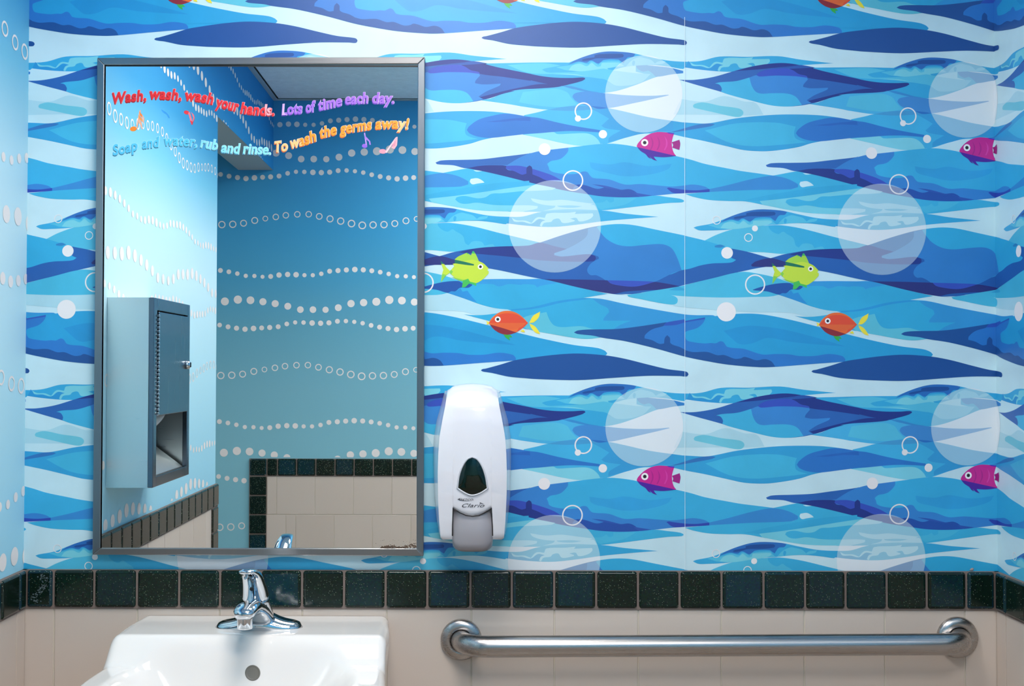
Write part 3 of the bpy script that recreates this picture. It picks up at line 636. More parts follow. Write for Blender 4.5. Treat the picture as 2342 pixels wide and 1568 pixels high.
# ------------------------------------------------------------------ wall mirror
steel_v = brushed('brushed_steel_upright', '#878D93', 0.3, (900, 900, 8))
steel_h = brushed('brushed_steel_level', '#949292', 0.3, (8, 900, 900))
FT = 0.022
oc = [W(222, 132, FT), W(972, 130, FT), W(968.5, 1271, FT), W(211, 1268, FT)]
ic = [W(238.5, 148, FT), W(955.5, 146, FT), W(952.5, 1254, FT), W(229, 1253, FT)]
mcx = sum(p[0] for p in oc)/4; mz0 = min(oc[2][1], oc[3][1])
mirror = thing('wall_mirror', 'tall steel framed mirror with colourful song lettering on its glass, above the white sink', 'mirror', (mcx, 0, mz0))
def rail(o1, o2, i2, i1, m):
    bm = bmesh.new(); F = []
    for d in (0.0035, FT): F.append([bm.verts.new((p[0], -d, p[1])) for p in (o1, o2, i2, i1)])
    a, b = F; bm.faces.new(b); bm.faces.new(a[::-1])
    for k in range(4): bm.faces.new((a[k], a[(k+1) % 4], b[(k+1) % 4], b[k]))
    o = fromB('frame_rail', bm, None, (m,)); bevel(o, 0.0012, 2); under(o, mirror); return o
rail(oc[0], oc[1], ic[1], ic[0], steel_h); rail(oc[1], oc[2], ic[2], ic[1], steel_v)
rail(oc[2], oc[3], ic[3], ic[2], steel_h); rail(oc[3], oc[0], ic[0], ic[3], steel_v)
bm = bmesh.new(); gx0, gx1 = ic[3][0]-0.004, ic[1][0]+0.004; gz0, gz1 = ic[2][1]-0.004, ic[0][1]+0.004
box(bm, gx0, gx1, -MT, -MT+0.005, gz0, gz1)
o = fromB('mirror_glass', bm, None, (mat('silvered_glass', '#F4F8F7', rough=0.0, metal=1),)); under(o, mirror)
bm = bmesh.new()      # dark strips painting the shaded gap along the top and left inside edges
for a, b, c, d in ((ic[0][0], ic[1][0], ic[0][1]-0.0022, ic[0][1]+0.001), ):
    box(bm, a, b, -FT+0.003, -MT, c, d)
box(bm, ic[3][0]-0.002, ic[3][0]+0.0016, -FT+0.004, -MT, gz0, gz1)
o = fromB('frame_gap_shade', bm, None, (mat('gap_shade_black', '#16181A', rough=0.6),)); under(o, mirror)
# worn silvering at the lower right corner: irregular brown flakes
bm = bmesh.new(); rnd = random.Random(3)
def flake(px, py, r):
    x, z = W(px, py, MT); r *= PX; n = rnd.randint(5, 8); v = []
    for k in range(n):
        a = 2*PI*k/n; q = r*rnd.uniform(0.5, 1.2); v.append(bm.verts.new((x+q*math.cos(a), -MT-0.0002-rnd.random()*0.0001, z+q*math.sin(a))))
    bm.faces.new(v)
for k in range(240):
    t = rnd.random(); px = 872+t*79; h = 13*(0.25+0.75*t)*(0.6+0.4*math.sin(t*9)); py = 1252 - abs(rnd.gauss(0, 0.45))*h
    flake(px, py, rnd.uniform(0.5, 2.4))
for k in range(40): flake(rnd.uniform(855, 951), 1252-rnd.random()*18, rnd.uniform(0.3, 0.8))
o = fromB('worn_silvering', bm, None, (mat('tarnish', '#5A4638', rough=0.7, mottle=0.3, mscale=300),)); o['label'] = 'brown worn spots at the lower right corner of the mirror'; under(o, mirror)

# lettering on the glass
def text_mesh(s, bold, shear, res=6):
    cu = bpy.data.curves.new('t', 'FONT'); cu.body = s; cu.size = 1.0; cu.offset = bold; cu.shear = shear; cu.space_character = 1.08
    cu.resolution_u = res; cu.fill_mode = 'BOTH'
    o = bpy.data.objects.new('t', cu); C.objects.link(o); bpy.context.view_layer.update()
    dg = bpy.context.evaluated_depsgraph_get(); me = bpy.data.meshes.new_from_object(o.evaluated_get(dg))
    vs = [tuple(v.co) for v in me.vertices]; fs = [list(p.vertices) for p in me.polygons]
    bpy.data.objects.remove(o); bpy.data.meshes.remove(me); return vs, fs
def interp(pts, x):
    xs = [p[0] for p in pts]; ys = [p[1] for p in pts]; return float(np.interp(x, xs, ys))
def lyric(words, fill, edge, reflected_double, cap_px, special, t0=MT+0.0004):
    V, Fc, MI = [], [], []
    for (txt, xa, xb, base) in words:
        ref, _ = text_mesh(txt, 0.018, 0.16)
        rx0 = min(v[0] for v in ref); rx1 = max(v[0] for v in ref)
        for lay, (bold, dx, dy, mi) in enumerate(((0.062, 0, 0.3, 1), (0.036, -1.0, 2.0, 2), (0.030, -0.2, -0.2, 0))):  # darker offset copy paints the letters' reflected double in the mirror
            vs, fs = text_mesh(txt, bold, 0.16)
            b = len(V)
            for v in vs:
                px = xa + (v[0]-rx0)/(rx1-rx0)*(xb-xa); sl = (interp(base, px+4)-interp(base, px-4))/8
                py = interp(base, px) - v[1]*cap_px/0.72
                X, Z = W(px - sl*v[1]*cap_px*-0.9 + dx, py + dy, t0 + lay*0.00015); V.append((X, -t0-lay*0.00015, Z))
            mid = xa
            for f in fs:
                Fc.append([b+i for i in f]); cxp = sum(vs[i][0] for i in f)/len(f); pxc = xa + (cxp-rx0)/(rx1-rx0)*(xb-xa)
                m = mi
                if mi == 0 and any(a < pxc < c for a, c in special): m = 3
                MI.append(m)
    return V, Fc, MI
def put_lyric(label, words, cols, cap, special=()):
    V, F_, MI = lyric(words, *cols[:3], cap, special)
    o = mesh('lettering', V, F_, None, [mat('ink_'+c.strip('#'), c, rough=0.5) for c in cols], MI); o['label'] = label; under(o, mirror)
put_lyric('red bold wavy lettering at the top left of the glass',
    [('Wash,', 258, 334, [(258,236.5),(300,231.5),(335,229)]), ('wash,', 343, 414, [(343,225),(380,226.5),(414,228.5)]),
     ('wash', 424, 487, [(424,228),(455,231.5),(487,238)]), ('your', 493, 545, [(493,243),(520,249),(546,255)]),
     ('hands.', 550, 627, [(550,257.5),(580,261.5),(605,263),(627,263.5)])], ['#E41E28', '#F49AA0', '#A8121E', '#F6A6B0'], 24.5, [(607, 618)])
put_lyric('purple lettering at the top right of the glass',
    [('Lots', 645, 691, [(645,262.5),(690,259)]), ('of', 700, 722, [(700,257.5),(723,254)]), ('time', 729, 782, [(729,252.5),(782,241)]),
     ('each', 790, 842, [(790,238),(842,235)]), ('day.', 852, 901, [(852,235.5),(901,236)])], ['#9C62DA', '#D6B2F2', '#4E2C9C', '#D2A8EE'], 24.5, [(640, 654)])
put_lyric('light blue lettering in the second row on the left of the glass',
    [('Soap', 259, 315, [(259,355),(285,350),(315,342)]), ('and', 326, 365, [(326,339.5),(365,335)]), ('water,', 376, 450, [(376,332),(410,332.5),(450,335)]),
     ('rub', 458, 497, [(458,336),(497,343.5)]), ('and', 506, 549, [(506,347.5),(549,351.5)]), ('rinse.', 556, 619, [(556,350.5),(619,353)])],
    ['#58C4EC', '#BFE8F4', '#3E7C98', '#8ADAF2'], 23.5, [(455, 640)])
put_lyric('orange lettering in the second row on the right of the glass',
    [('To', 629, 658, [(629,348),(658,344)]), ('wash', 665, 724, [(665,339),(697,331),(727,320)]), ('the', 733, 770, [(730,316.5),(770,306.5)]),
     ('germs', 778, 850, [(778,305.5),(815,300),(850,295)]), ('away!', 859, 935, [(859,294.5),(900,292.5),(935,295)])],
    ['#FF981C', '#FFD6C4', '#C85A1E', '#FFC27E'], 24.5, [(625, 690), (912, 930)])
def decal(name, label, polys, cols):
    vs, fs, mi = [], [], []; ms = []
    for k, (c, pts) in enumerate(polys):
        m = mat('ink_'+c.strip('#'), c, rough=0.5)
        if m not in ms: ms.append(m)
        q = [W(x, y, MT+0.0005+k*0.0001) for x, y in pts]
        tr = tessellate_polygon([[Vector((a, b, 0)) for a, b in q]]); b0 = len(vs)
        vs.extend((a, -MT-0.0005-k*0.0001, b) for a, b in q)
        for t in tr: fs.append([b0+i for i in t]); mi.append(ms.index(m))
    o = mesh(name, vs, fs, None, ms, mi); o['label'] = label; under(o, mirror)
def el(cx, cy, rx, ry, rot, n=20):
    c, s = math.cos(rot), math.sin(rot)
    return [(cx+rx*math.cos(2*PI*k/n)*c-ry*math.sin(2*PI*k/n)*s, cy+rx*math.cos(2*PI*k/n)*s+ry*math.sin(2*PI*k/n)*c) for k in range(n)]
decal('music_note', 'faded orange music note with stacked flags', [('#FF8A1E', el(305, 294.5, 8, 5.4, -0.2)), ('#F2B496', [(311,293),(319,252),(322,252),(314,294)]),
    ('#FF8A3A', [(318,254),(325,262),(328,272),(320,264)]), ('#FF9A4A', [(316.5,262),(324,270),(327,280),(318,272)]), ('#F6B090', [(315.5,270),(322,277),(325,288),(324,297),(321,286),(315,277)]), ('#F2BCA4', [(325,262),(330,270),(328,284),(326,276)])], None)
decal('music_note', 'worn blue remnant of a music note', [('#3A9AE0', [(369,250),(374,253),(381,258),(386,264),(388,270),(385,269),(380,261),(374,258),(370,254)])], None)
decal('music_note', 'red music note pointing down', [('#E4303C', el(426.5, 257, 6.2, 4.4, 0.2)), ('#F07884', [(430,258),(434,256),(441,282),(438,284)]), ('#E4303C', [(434,275),(440,278),(443,272),(440,285),(438,285)]), ('#EE6A78', [(437,256),(443,262),(445,270),(442,278),(440,278),(442,269),(440,263)])], None)
decal('music_note', 'purple music note with a single curled flag', [('#8A58CE', el(834, 333.5, 6.2, 4.8, 0.1)), ('#B48AE0', [(836.5,332),(832.5,304),(835,303),(839.5,331)]), ('#A070D8', [(834.5,310),(841,316),(847,323),(848,331),(845,331),(844,324),(838,319),(834.5,317)])], None)
decal('music_note', 'pink slanted music note with flags', [('#FF94A6', el(875.5, 346, 8.2, 5.2, 0.05)), ('#FBC0C6', [(881,347),(905,314),(909,312.5),(884,350)]), ('#F6A8B2', [(905,314),(909.5,313),(908,332),(902,341),(895,338),(898,329)]), ('#D87A9A', [(903,322),(905,322),(903,334),(901,334)]), ('#D87A9A', [(899,328),(901,328),(899,336),(897,335)])], None)

# ------------------------------------------------------------------ soap dispenser
white_p = mat('white_plastic', '#E3E1E7', rough=0.16, coat=0.3)
gray_p = mat('grey_plastic', '#9A969B', rough=0.3)
def dc(x, y): return 960 + x/3.646, 860 + y/3.646          # detail coordinates -> photo pixels
Yk = [60, 120, 250, 370, 500, 650, 800, 1000, 1200, 1375]
WO = [215, 228, 263, 298, 318, 324, 321, 316, 296, 268]; WF = [190, 206, 226, 250, 273, 284, 288, 286, 277, 262]
DP = [0.052, 0.072, 0.094, 0.100, 0.103, 0.105, 0.106, 0.105, 0.101, 0.095]
sdz = W(*dc(438, 1460), 0.09)[1]
soap = thing('soap_dispenser', 'white wall soap dispenser with dark window and grey push bar, right of the mirror', 'soap dispenser', (W(*dc(438, 800), 0)[0], 0, sdz))
DCX = 438
cols = [(-1, 'w')]  # column recipes
recipe = [('w', 1, 0.0), ('w', 1, 0.25), ('m', 1, 0.6), ('m', 1, 0.9), ('f', 1, 1.0), ('f', .93, 1), ('x', 165, 1), ('x', 160, 1), ('x', 130, 1), ('x', 90, 1), ('x', 45, 1), ('x', 0, 1)]
recipe = [(a, -b, c) for a, b, c in recipe] + [(a, b, c) for a, b, c in recipe[::-1][1:]]
def cover_d(x, y):
    wf = interp(list(zip(Yk, WF)), y); d = interp(list(zip(Yk, DP)), y)
    return d - 0.010*min(1, abs(x)/wf)**2.2
NR = 44; V = []; NCOL = len(recipe)
for r in range(NR+1):
    t = (r/NR)
    row = []
    for (kd, b, dd) in recipe:
        sgn = -1 if b < 0 else 1
        def xat(y):
            wf = interp(list(zip(Yk, WF)), y); wo = interp(list(zip(Yk, WO)), y)
            if kd == 'w': return sgn*wo
            if kd == 'm': return sgn*(wo + (wf-wo)*dd)
            if kd == 'f': return b*wf
            return b
        x = xat(300)
        yt = 66 + 56*min(1, (abs(x)/250))**2.3
        inner = (kd == 'x' and abs(b) <= 160)
        yb = 1100 + 66*(1-(x/160)**2) if inner else 1372 - 60*max(0, (abs(xat(1300))-215)/60)**2*0.5 - (25 if kd in 'wm' else 0) - (12 if (kd == 'x') else 0)
        y = yt + (yb-yt)*t; x = xat(y)
        dfull = cover_d(x, y)
        if kd == 'w': d = dfull*0.12*(dd > 0) + 0.0
        elif kd == 'm': d = dfull*(dd*0.9+0.02)
        else: d = dfull
        # rounded top: pull the first rows back
        top = min(1, (y-yt)/90.0); d *= 0.55+0.45*math.sin(top*PI/2)
        if t > 0.985: d *= 0.96
        px, pz = W(*dc(DCX+x, y), d); row.append((px, -d, pz))
    V.append(row)
cap_t = [(p[0], -0.001, p[2]) for p in V[0]]; cap_b = [(p[0], -0.001, p[2]) for p in V[-1]]
V = [cap_t] + V + [cap_b]
bm = bmesh.new(); G = [[bm.verts.new(p) for p in r] for r in V]
for i in range(len(G)-1):
    for j in range(NCOL-1): bm.faces.new((G[i][j], G[i+1][j], G[i+1][j+1], G[i][j+1]))
o = fromB('cover', bm, None, (white_p,), True); under(o, soap)
m_ = o.modifiers.new('edge', 'EDGE_SPLIT'); m_.split_angle = math.radians(50)
# back plate
bm = bmesh.new(); a = W(*dc(225, 190), 0); b = W(*dc(650, 1240), 0); box(bm, a[0], b[0], -0.012, -0.0025, b[1], a[1]); o = fromB('back_plate', bm, None, (white_p,)); under(o, soap)
# push bar
rs = []
NX = 16
bm = bmesh.new(); G = []
for r in range(15):
    t = r/14; row = []
    for k in range(NX+1):
        q = -1+2*k/NX; hw = 163 + 6*math.sin(min(1, t*1.2)*PI/2)
        if t > 0.8: hw -= 5*((t-0.8)/0.2)**2
        x = q*hw; yt = 1104 + 66*(1-min(1, (x/160)**2)); yb = 1462 - 46*abs(q)**5
        y = yt + (yb-yt)*t; d = 0.098 + 0.006*math.sin(t*PI*0.9) - 0.012*abs(q)**3 - (0.012*((t-0.85)/0.15)**2 if t > 0.85 else 0)
        px, pz = W(*dc(DCX+2+x, y), d); row.append((px, -d, pz))
    G.append(row)
G = [[(p[0], -0.03, p[2]) for p in G[0]]] + G + [[(p[0], -0.03, p[2]) for p in G[-1]]]
G = [[bm.verts.new(p) for p in r] for r in G]
for i in range(len(G)-1):
    for j in range(NX): bm.faces.new((G[i][j], G[i+1][j], G[i+1][j+1], G[i][j+1]))
for j in (0, NX):
    for i in range(1, len(G)-2):
        p, q = G[i][j], G[i+1][j]; a = bm.verts.new((p.co.x, -0.03, p.co.z)); b = bm.verts.new((q.co.x, -0.03, q.co.z)); bm.faces.new((p, q, b, a))
o = fromB('push_bar', bm, None, (gray_p,), True); under(o, soap)
m_ = o.modifiers.new('edge', 'EDGE_SPLIT'); m_.split_angle = math.radians(50)
# dark slot around the push bar
def on_cover(pts, lift): 
    out = []
    for x, y in pts:
        d = cover_d(x-DCX, y) + lift; p = W(*dc(x, y), d); out.append((p[0], -d, p[1]))
    return out
def tube(name, pts, rad, parent, m, closed=True, n=8):
    P = [Vector(p) for p in pts]; N = len(P); R = []
    for i in range(N):
        a = P[(i-1) % N] if closed or i > 0 else P[i]; b = P[(i+1) % N] if closed or i < N-1 else P[i]
        t = (b-a).normalized(); u = t.cross(Vector((0, 1, 0)));
        if u.length < 1e-3: u = t.cross(Vector((0, 0, 1)))
        u.normalize(); v = t.cross(u).normalized()
        R.append([tuple(P[i] + u*rad*math.cos(2*PI*k/n) + v*rad*math.sin(2*PI*k/n)) for k in range(n)])
    if closed: R.append(R[0])
    return rings(name, R, parent, (m,), cap=not closed, closed=closed)
slot = mat('slot_black', '#111114', rough=0.7)
tube('bar_gap', on_cover([(272,1330),(273,1250),(278,1096),(330,1135),(385,1160),(440,1167),(495,1160),(545,1135),(598,1096),(606,1250),(608,1330)], 0.0002), 0.0009, soap, slot, closed=False)
ogive = catmull([(438,672,0),(480,692,0),(520,750,0),(548,830,0),(566,935,0),(510,972,0),(438,993,0),(375,972,0),(314,932,0),(328,830,0),(356,750,0),(396,692,0)], 5, True, 40)
wp = on_cover([(p.x, p.y) for p in ogive], 0.0008)
gw = mat('window_green', '#04160E', rough=0.08, spec=0.5, mottle=0.6, mscale=60)
b0 = [tuple(p) for p in wp]; c0 = Vector((0,0,0))
for p in b0: c0 += Vector(p)
c0 /= len(b0); 
NW = len(b0); vsw = list(b0); fsw = []
for q, bulge in ((0.75, 0.0022), (0.45, 0.0038), (0.2, 0.0044)):
    for p in b0: 
        v = c0.lerp(Vector(p), q); vsw.append((v.x, v.y-bulge, v.z))
for r in range(3):
    for k in range(NW): fsw.append((r*NW+k, r*NW+(k+1) % NW, (r+1)*NW+(k+1) % NW, (r+1)*NW+k))
vsw.append((c0.x, c0.y-0.0046, c0.z)); fsw += [(3*NW+k, 3*NW+(k+1) % NW, 4*NW) for k in range(NW)]
o = mesh('refill_window', vsw, fsw, None, (gw,), smooth=True); under(o, soap)
tube('window_rim', wp, 0.0016, soap, mat('rim_plastic', '#C9C9D0', rough=0.2))
# lettering on the cover
def flat_text(name, s, xa, xb, ybase, cap, shear, bold, m, root, lift=0.0006):
    vs, fs = text_mesh(s, bold, shear); r0 = min(v[0] for v in vs); r1 = max(v[0] for v in vs); out = []
    pts = [(xa + (v[0]-r0)/(r1-r0)*(xb-xa), ybase - v[1]*cap/0.72) for v in vs]
    o = mesh(name, on_cover(pts, lift), fs, None, (m,)); under(o, root); return o
ink = mat('dark_print', '#45464C', rough=0.5)
flat_text('maker_lettering', 'BETCO.', 338, 450, 1035, 15, 0.35, 0.012, ink, soap)
flat_text('product_lettering', 'Clario', 352, 540, 1092, 32, 0.45, 0.006, ink, soap)
sw = on_cover([(352,1014),(330,1018),(314,1025),(330,1034),(355,1039),(400,1041),(440,1040),(400,1038),(352,1034),(334,1027),(338,1019)], 0.0006)
mesh('maker_swoosh', sw, [list(range(len(sw)))], None, (ink,)); under(bpy.data.objects['maker_swoosh'], soap)
sw = on_cover([(500,1050),(515,1056),(536,1062),(520,1063),(502,1060)], 0.0006)
mesh('product_swoosh', sw, [list(range(len(sw)))], None, (ink,)); under(bpy.data.objects['product_swoosh'], soap)

# ------------------------------------------------------------------ grab bar
steel_b = brushed('brushed_steel_bar', '#B6B2B0', 0.27, (6, 500, 500))
gl = W(1055, 1461, 0.006); gr = W(2188, 1456, 0.006)
bar = thing('grab_bar', 'long horizontal brushed steel grab bar bolted to the cream tiles', 'grab bar', ((gl[0]+gr[0])/2, -0.0065, (gl[1]+gr[1])/2))
R_, OUT, BR = 0.019, 0.062, 0.048
path = []
for k in range(9):
    a = PI/2*k/8; path.append(Vector((gl[0] + BR*(1-math.cos(a)), -(OUT-BR) - BR*math.sin(a), gl[1])))
path = [Vector((gl[0], -0.0068, gl[1]))] + path
for k in range(1, 12): 
    t = k/12; path.append(Vector((gl[0]+BR + (gr[0]-gl[0]-2*BR)*t, -OUT, gl[1] + (gr[1]-gl[1])*t)))
for k in range(9):
    a = PI/2*(1-k/8); path.append(Vector((gr[0] - BR*(1-math.cos(a)), -(OUT-BR) - BR*math.sin(a), gr[1])))
path.append(Vector((gr[0], -0.0068, gr[1])))
R = []
for i, p in enumerate(path):
    t = (path[min(i+1, len(path)-1)] - path[max(i-1, 0)]).normalized(); u = Vector((0, 0, 1)); v = t.cross(u).normalized()
    R.append([tuple(p + u*R_*math.cos(2*PI*k/28) + v*R_*math.sin(2*PI*k/28)) for k in range(28)])
rings('bar', R, bar, (steel_b,))
for g in (gl, gr):
    prof = [(0.0375, 0.0066), (0.0378, 0.009), (0.0365, 0.0135), (0.033, 0.0165), (0.027, 0.0185), (0.0215, 0.0188), (0.0196, 0.017), (0.0193, 0.010)]
    R = [[(g[0]+r*math.cos(2*PI*k/40), -d, g[1]+r*math.sin(2*PI*k/40)) for k in range(40)] for r, d in prof]
    rings('flange', R, bar, (steel_b,), cap=False)
bm = bmesh.new()

# ------------------------------------------------------------------ sink
ceram = mat('white_vitreous', '#E9E4E0', rough=0.08, coat=0.4)
SX0, SX1 = W(318, 1430)[0]+0.0, W(899, 1430)[0]
ZD = W(600, 1408, 0.01)[1]; DK = 0.160
scx = (SX0+SX1)/2; hw = (SX1-SX0)/2
sink = thing('bathroom_sink', 'white ceramic wall hung sink with a raised back ledge under the mirror', 'sink', (scx, 0, ZD-0.16))
def sst(a, b, x): t = min(1, max(0, (x-a)/(b-a))); return t*t*(3-2*t)
NXs, NTs = 96, 96; SD = 0.46
def sink_z(u, t):                 # u -1..1 across, t metres from wall
    ax = abs(u)*hw
    rim = ZD - 0.042*sst(DK-0.004, DK+0.055, t) 
    z = rim
    # basin
    bx = (ax/(hw-0.050)); by = (t-0.305)/0.125
    r = (abs(bx)**4 + abs(by)**4)**0.25
    if by < 0: r = (abs(bx)**5 + (abs(by)*1.0)**3)**(1/4.2)
    z -= 0.13*sst(1.06, 0.45, r)**0.9 if r < 1.06 else 0
    # rounded outer edges
    ex = hw-ax; 
    for e, q in ((ex, 0.016), (SD-t, 0.03)):
        if e < q: z -= q - math.sqrt(max(0, q*q-(q-e)**2))
    return z
V = []
def shalf(t):   # outline half-width: narrow shoulders at the ledge, full rim in front
    return 1.0 - 0.03*sst(0.10, 0.0, t) + 0.035*sst(DK+0.0, DK+0.14, t)
for i in range(NTs+1):
    t = 0.0075 + (SD-0.0075)*(i/NTs); row = []
    for j in range(NXs+1):
        u = -1+2*j/NXs; u = math.copysign(1-(1-abs(u))**1.3, u)
        x = scx + u*hw*shalf(t)
        fr = max(0, (t-0.30)/0.16); x = scx + (x-scx)*(1-0.10*fr**2.2)
        row.append((x, -t, sink_z(u, t)))
    V.append(row)
bm = bmesh.new(); G = [[bm.verts.new(p) for p in r] for r in V]
for i in range(NTs):
    for j in range(NXs): bm.faces.new((G[i][j], G[i][j+1], G[i+1][j+1], G[i+1][j]))
# skirt
loop = [G[0][j] for j in range(NXs+1)] + [G[i][NXs] for i in range(1, NTs+1)] + [G[NTs][j] for j in range(NXs-1, -1, -1)] + [G[i][0] for i in range(NTs-1, 0, -1)]
prev = loop
for dz, k in ((0.03, 0.995), (0.08, 0.97), (0.16, 0.80)):
    nw = [bm.verts.new((scx+(p.co.x-scx)*k, min(-0.0075, p.co.y*(k if k < 0.99 else 1)), (ZD-0.03 - dz) if dz > 0.03 else p.co.z - 0.03)) for p in loop]
    for a in range(len(loop)):
        b = (a+1) % len(loop); bm.faces.new((prev[a], prev[b], nw[b], nw[a]))
    prev = nw
bm.faces.new(prev)
o = fromB('basin', bm, None, (ceram,), True); under(o, sink)
# overflow hole on the back of the bowl
def sink_at(px, py):
    a, b = ray(px, py)
    for k in range(4000):
        t = 0.02 + 0.44*k/4000; x, z = a*(D-t), CAMZ + b*(D-t)
    best = None
    for k in range(4000):
        t = 0.45 - 0.44*k/4000; x, z = a*(D-t), CAMZ + b*(D-t); u = (x-scx)/(hw*shalf(t))
        if abs(u) < 1 and z <= sink_z(u, t): return Vector((x, -t, z))
    return Vector((scx, -0.19, ZD-0.06))
hc = sink_at(578, 1538)
e1 = sink_at(578, 1548) - sink_at(578, 1528); e1.normalize(); n_ = Vector((1,0,0)).cross(e1).normalized()
if n_.y > 0: n_ = -n_
R = [[tuple(hc + n_*o_ + Vector((1,0,0))*r*math.cos(2*PI*k/24) + e1*r*math.sin(2*PI*k/24)) for k in range(24)] for r, o_ in ((0.0128, -0.003), (0.0128, 0.0006), (0.0112, 0.0010), (0.0108, 0.0004), (0.0085, 0.0003))]
o = rings('overflow_hole', R, sink, (mat('overflow_shade', '#6E6A62', rough=0.5),))

# ------------------------------------------------------------------ faucet
CH = chrome('chrome', '#D5DADF', 0.05)
fxc = W(587, 1450, 0.131)[0]
faucet = thing('faucet', 'chrome single lever faucet standing on the back ledge of the sink', 'faucet', (fxc, -0.1, ZD))
X_, Y_, Z_ = Vector((1,0,0)), Vector((0,-1,0)), Vector((0,0,1))
def P3(x, t, z): return Vector((fxc+x, -t, z))
R = []
for k in range(25):
    q = -1+2*k/24; x = q*0.0765 - 0.0015; end = math.sqrt(max(0.0, 1-abs(q)**9))
    hd = (0.023 + 0.008*(1-abs(q)**1.5))*max(0.12, end); hz = (0.0135 + 0.020*math.exp(-(q/0.42)**2))*max(0.15, end)
    ring = []
    for a in range(20):
        th = PI*a/19; ring.append(tuple(P3(x, 0.1 - 0.0 + hd*math.cos(th), ZD-0.001 + hz*math.sin(th)**0.7)))
    R.append(ring)
rings('base_plate', R, faucet, (CH,))
R = [ell(P3(0, t, z), X_*rx, (Y_*math.cos(a)+Z_*math.sin(a))*ry, 28) for t, z, rx, ry, a in (
    (0.094, ZD+0.006, 0.027, 0.027, 0.0), (0.104, ZD+0.022, 0.0245, 0.0255, -0.1), (0.118, ZD+0.038, 0.0225, 0.0235, -0.2), (0.131, ZD+0.051, 0.0215, 0.0225, -0.3), (0.1405, ZD+0.061, 0.0210, 0.0220, -0.35))]
rings('body', R, faucet, (CH,))
# handle: dome on the body turning into a forward lever
R = []
for t, z, rx, ry, a in ((0.1418, ZD+0.0622, 0.0222, 0.0230, -0.35), (0.143, ZD+0.0645, 0.0226, 0.0234, -0.35), (0.1445, ZD+0.0675, 0.0220, 0.0226, -0.34), (0.151, ZD+0.078, 0.0205, 0.0208, -0.36), (0.163, ZD+0.091, 0.0185, 0.0165, -0.5), (0.178, ZD+0.103, 0.0168, 0.0125, -0.8), (0.195, ZD+0.111, 0.0152, 0.008, -1.15), (0.211, ZD+0.1155, 0.0138, 0.0055, -1.4), (0.224, ZD+0.1178, 0.0126, 0.0043, -1.57), (0.2285, ZD+0.1178, 0.009, 0.003, -1.57)):
    R.append(ell(P3(0, t, z), X_*rx, (Y_*math.cos(a)+Z_*math.sin(a))*ry, 28, 2.3))
rings('handle', R, faucet, (CH,))
hp = P3(0, 0.1762, ZD+0.0808); nn = (Y_*math.cos(-0.55)+Z_*math.sin(-0.55)).normalized(); uu = X_; vv = nn.cross(uu)
R = [[tuple(hp + nn*o_ + uu*r*math.cos(2*PI*k/16) + vv*r*math.sin(2*PI*k/16)) for k in range(16)] for r, o_ in ((0.0038, -0.006), (0.0038, 0.0008), (0.0030, 0.0013))]
rings('handle_screw_plug', R, faucet, (mat('plug_black', '#08080A', rough=0.4),))
R = []
for t, z, rx, rz, a in ((0.110, ZD+0.010, 0.031, 0.012, 0.9), (0.130, ZD+0.024, 0.028, 0.0135, 0.85), (0.150, ZD+0.038, 0.025, 0.0135, 0.75), (0.172, ZD+0.048, 0.0225, 0.0125, 0.45), (0.195, ZD+0.0550, 0.0205, 0.0105, 0.15), (0.220, ZD+0.0560, 0.0195, 0.0098, -0.05), (0.238, ZD+0.0540, 0.018, 0.0095, -0.2), (0.249, ZD+0.0515, 0.014, 0.0075, -0.3), (0.252, ZD+0.0510, 0.006, 0.003, -0.3)):
    R.append(ell(P3(0, t, z), X_*rx, (Z_*math.cos(a)-Y_*math.sin(a))*rz, 28, 2.5))
rings('spout', R, faucet, (CH,))
ac = P3(0, 0.2340, 0)
R = [ell((ac.x, ac.y, ZD+zz), X_*r, Y_*r, 28) for r, zz in ((0.0125, 0.050), (0.0128, 0.044), (0.0126, 0.0295), (0.0120, 0.0275), (0.0106, 0.0275), (0.0100, 0.032))]
rings('aerator', R, faucet, (CH,))

# ------------------------------------------------------------------ paper towel dispenser on the left wall
def rm(px, py, s): return (px-CX)*PX/s, CAMZ + (HZ-py)*PX/s
s1 = 0.8207; y1 = -(D*(1/s1-1) + 2*MT); XF = rm(352, 0, s1)[0]; zt = rm(0, 681, s1)[1]; zb = rm(0, 1116, s1)[1]
s2 = (CX-434)/(CX-352)*s1; y2 = -(D*(1/s2-1) + 2*MT)
towel = thing('paper_towel_dispenser', 'stainless paper towel cabinet with locked door, seen in the mirror on the left wall', 'paper towel dispenser', (XL, (y1+y2)/2, zb))
cab_s = brushed('cabinet_steel_lit', '#E4E9E9', 0.30, (12, 400, 400), 0.02); cab_f = brushed('cabinet_steel_dim', '#727E8B', 0.22, (200, 200, 4), 0.015)  # one steel in two tones: bright side and dim front reflections painted in
dpt = XF-(XL+0.0005); wy = abs(y2-y1)
def tb(x0, x1, ya, yb_, z0, z1):            # box in cabinet terms: x out of wall, y as distance from near side
    return (XL+0.0005+x0, XL+0.0005+x1, y1-yb_, y1-ya, z0, z1)
H = zt-zb; zslot = zb + H*0.375; zsill = zb + H*0.055
bm = bmesh.new()
for bx_ in (tb(0, dpt-0.012, 0, 0.0015, zb, zt), tb(0, dpt-0.012, wy-0.0015, wy, zb, zt), tb(0, 0.0015, 0.0015, wy-0.0015, zb, zt), tb(0.0015, dpt-0.012, 0.0015, wy-0.0015, zt-0.0015, zt), tb(0.0015, dpt-0.012, 0.0015, wy-0.0015, zb, zb+0.0015)):
    box(bm, *bx_)
o = fromB('cabinet_body', bm, None, (cab_s,)); under(o, towel)
bm = bmesh.new(); fw_ = 0.026
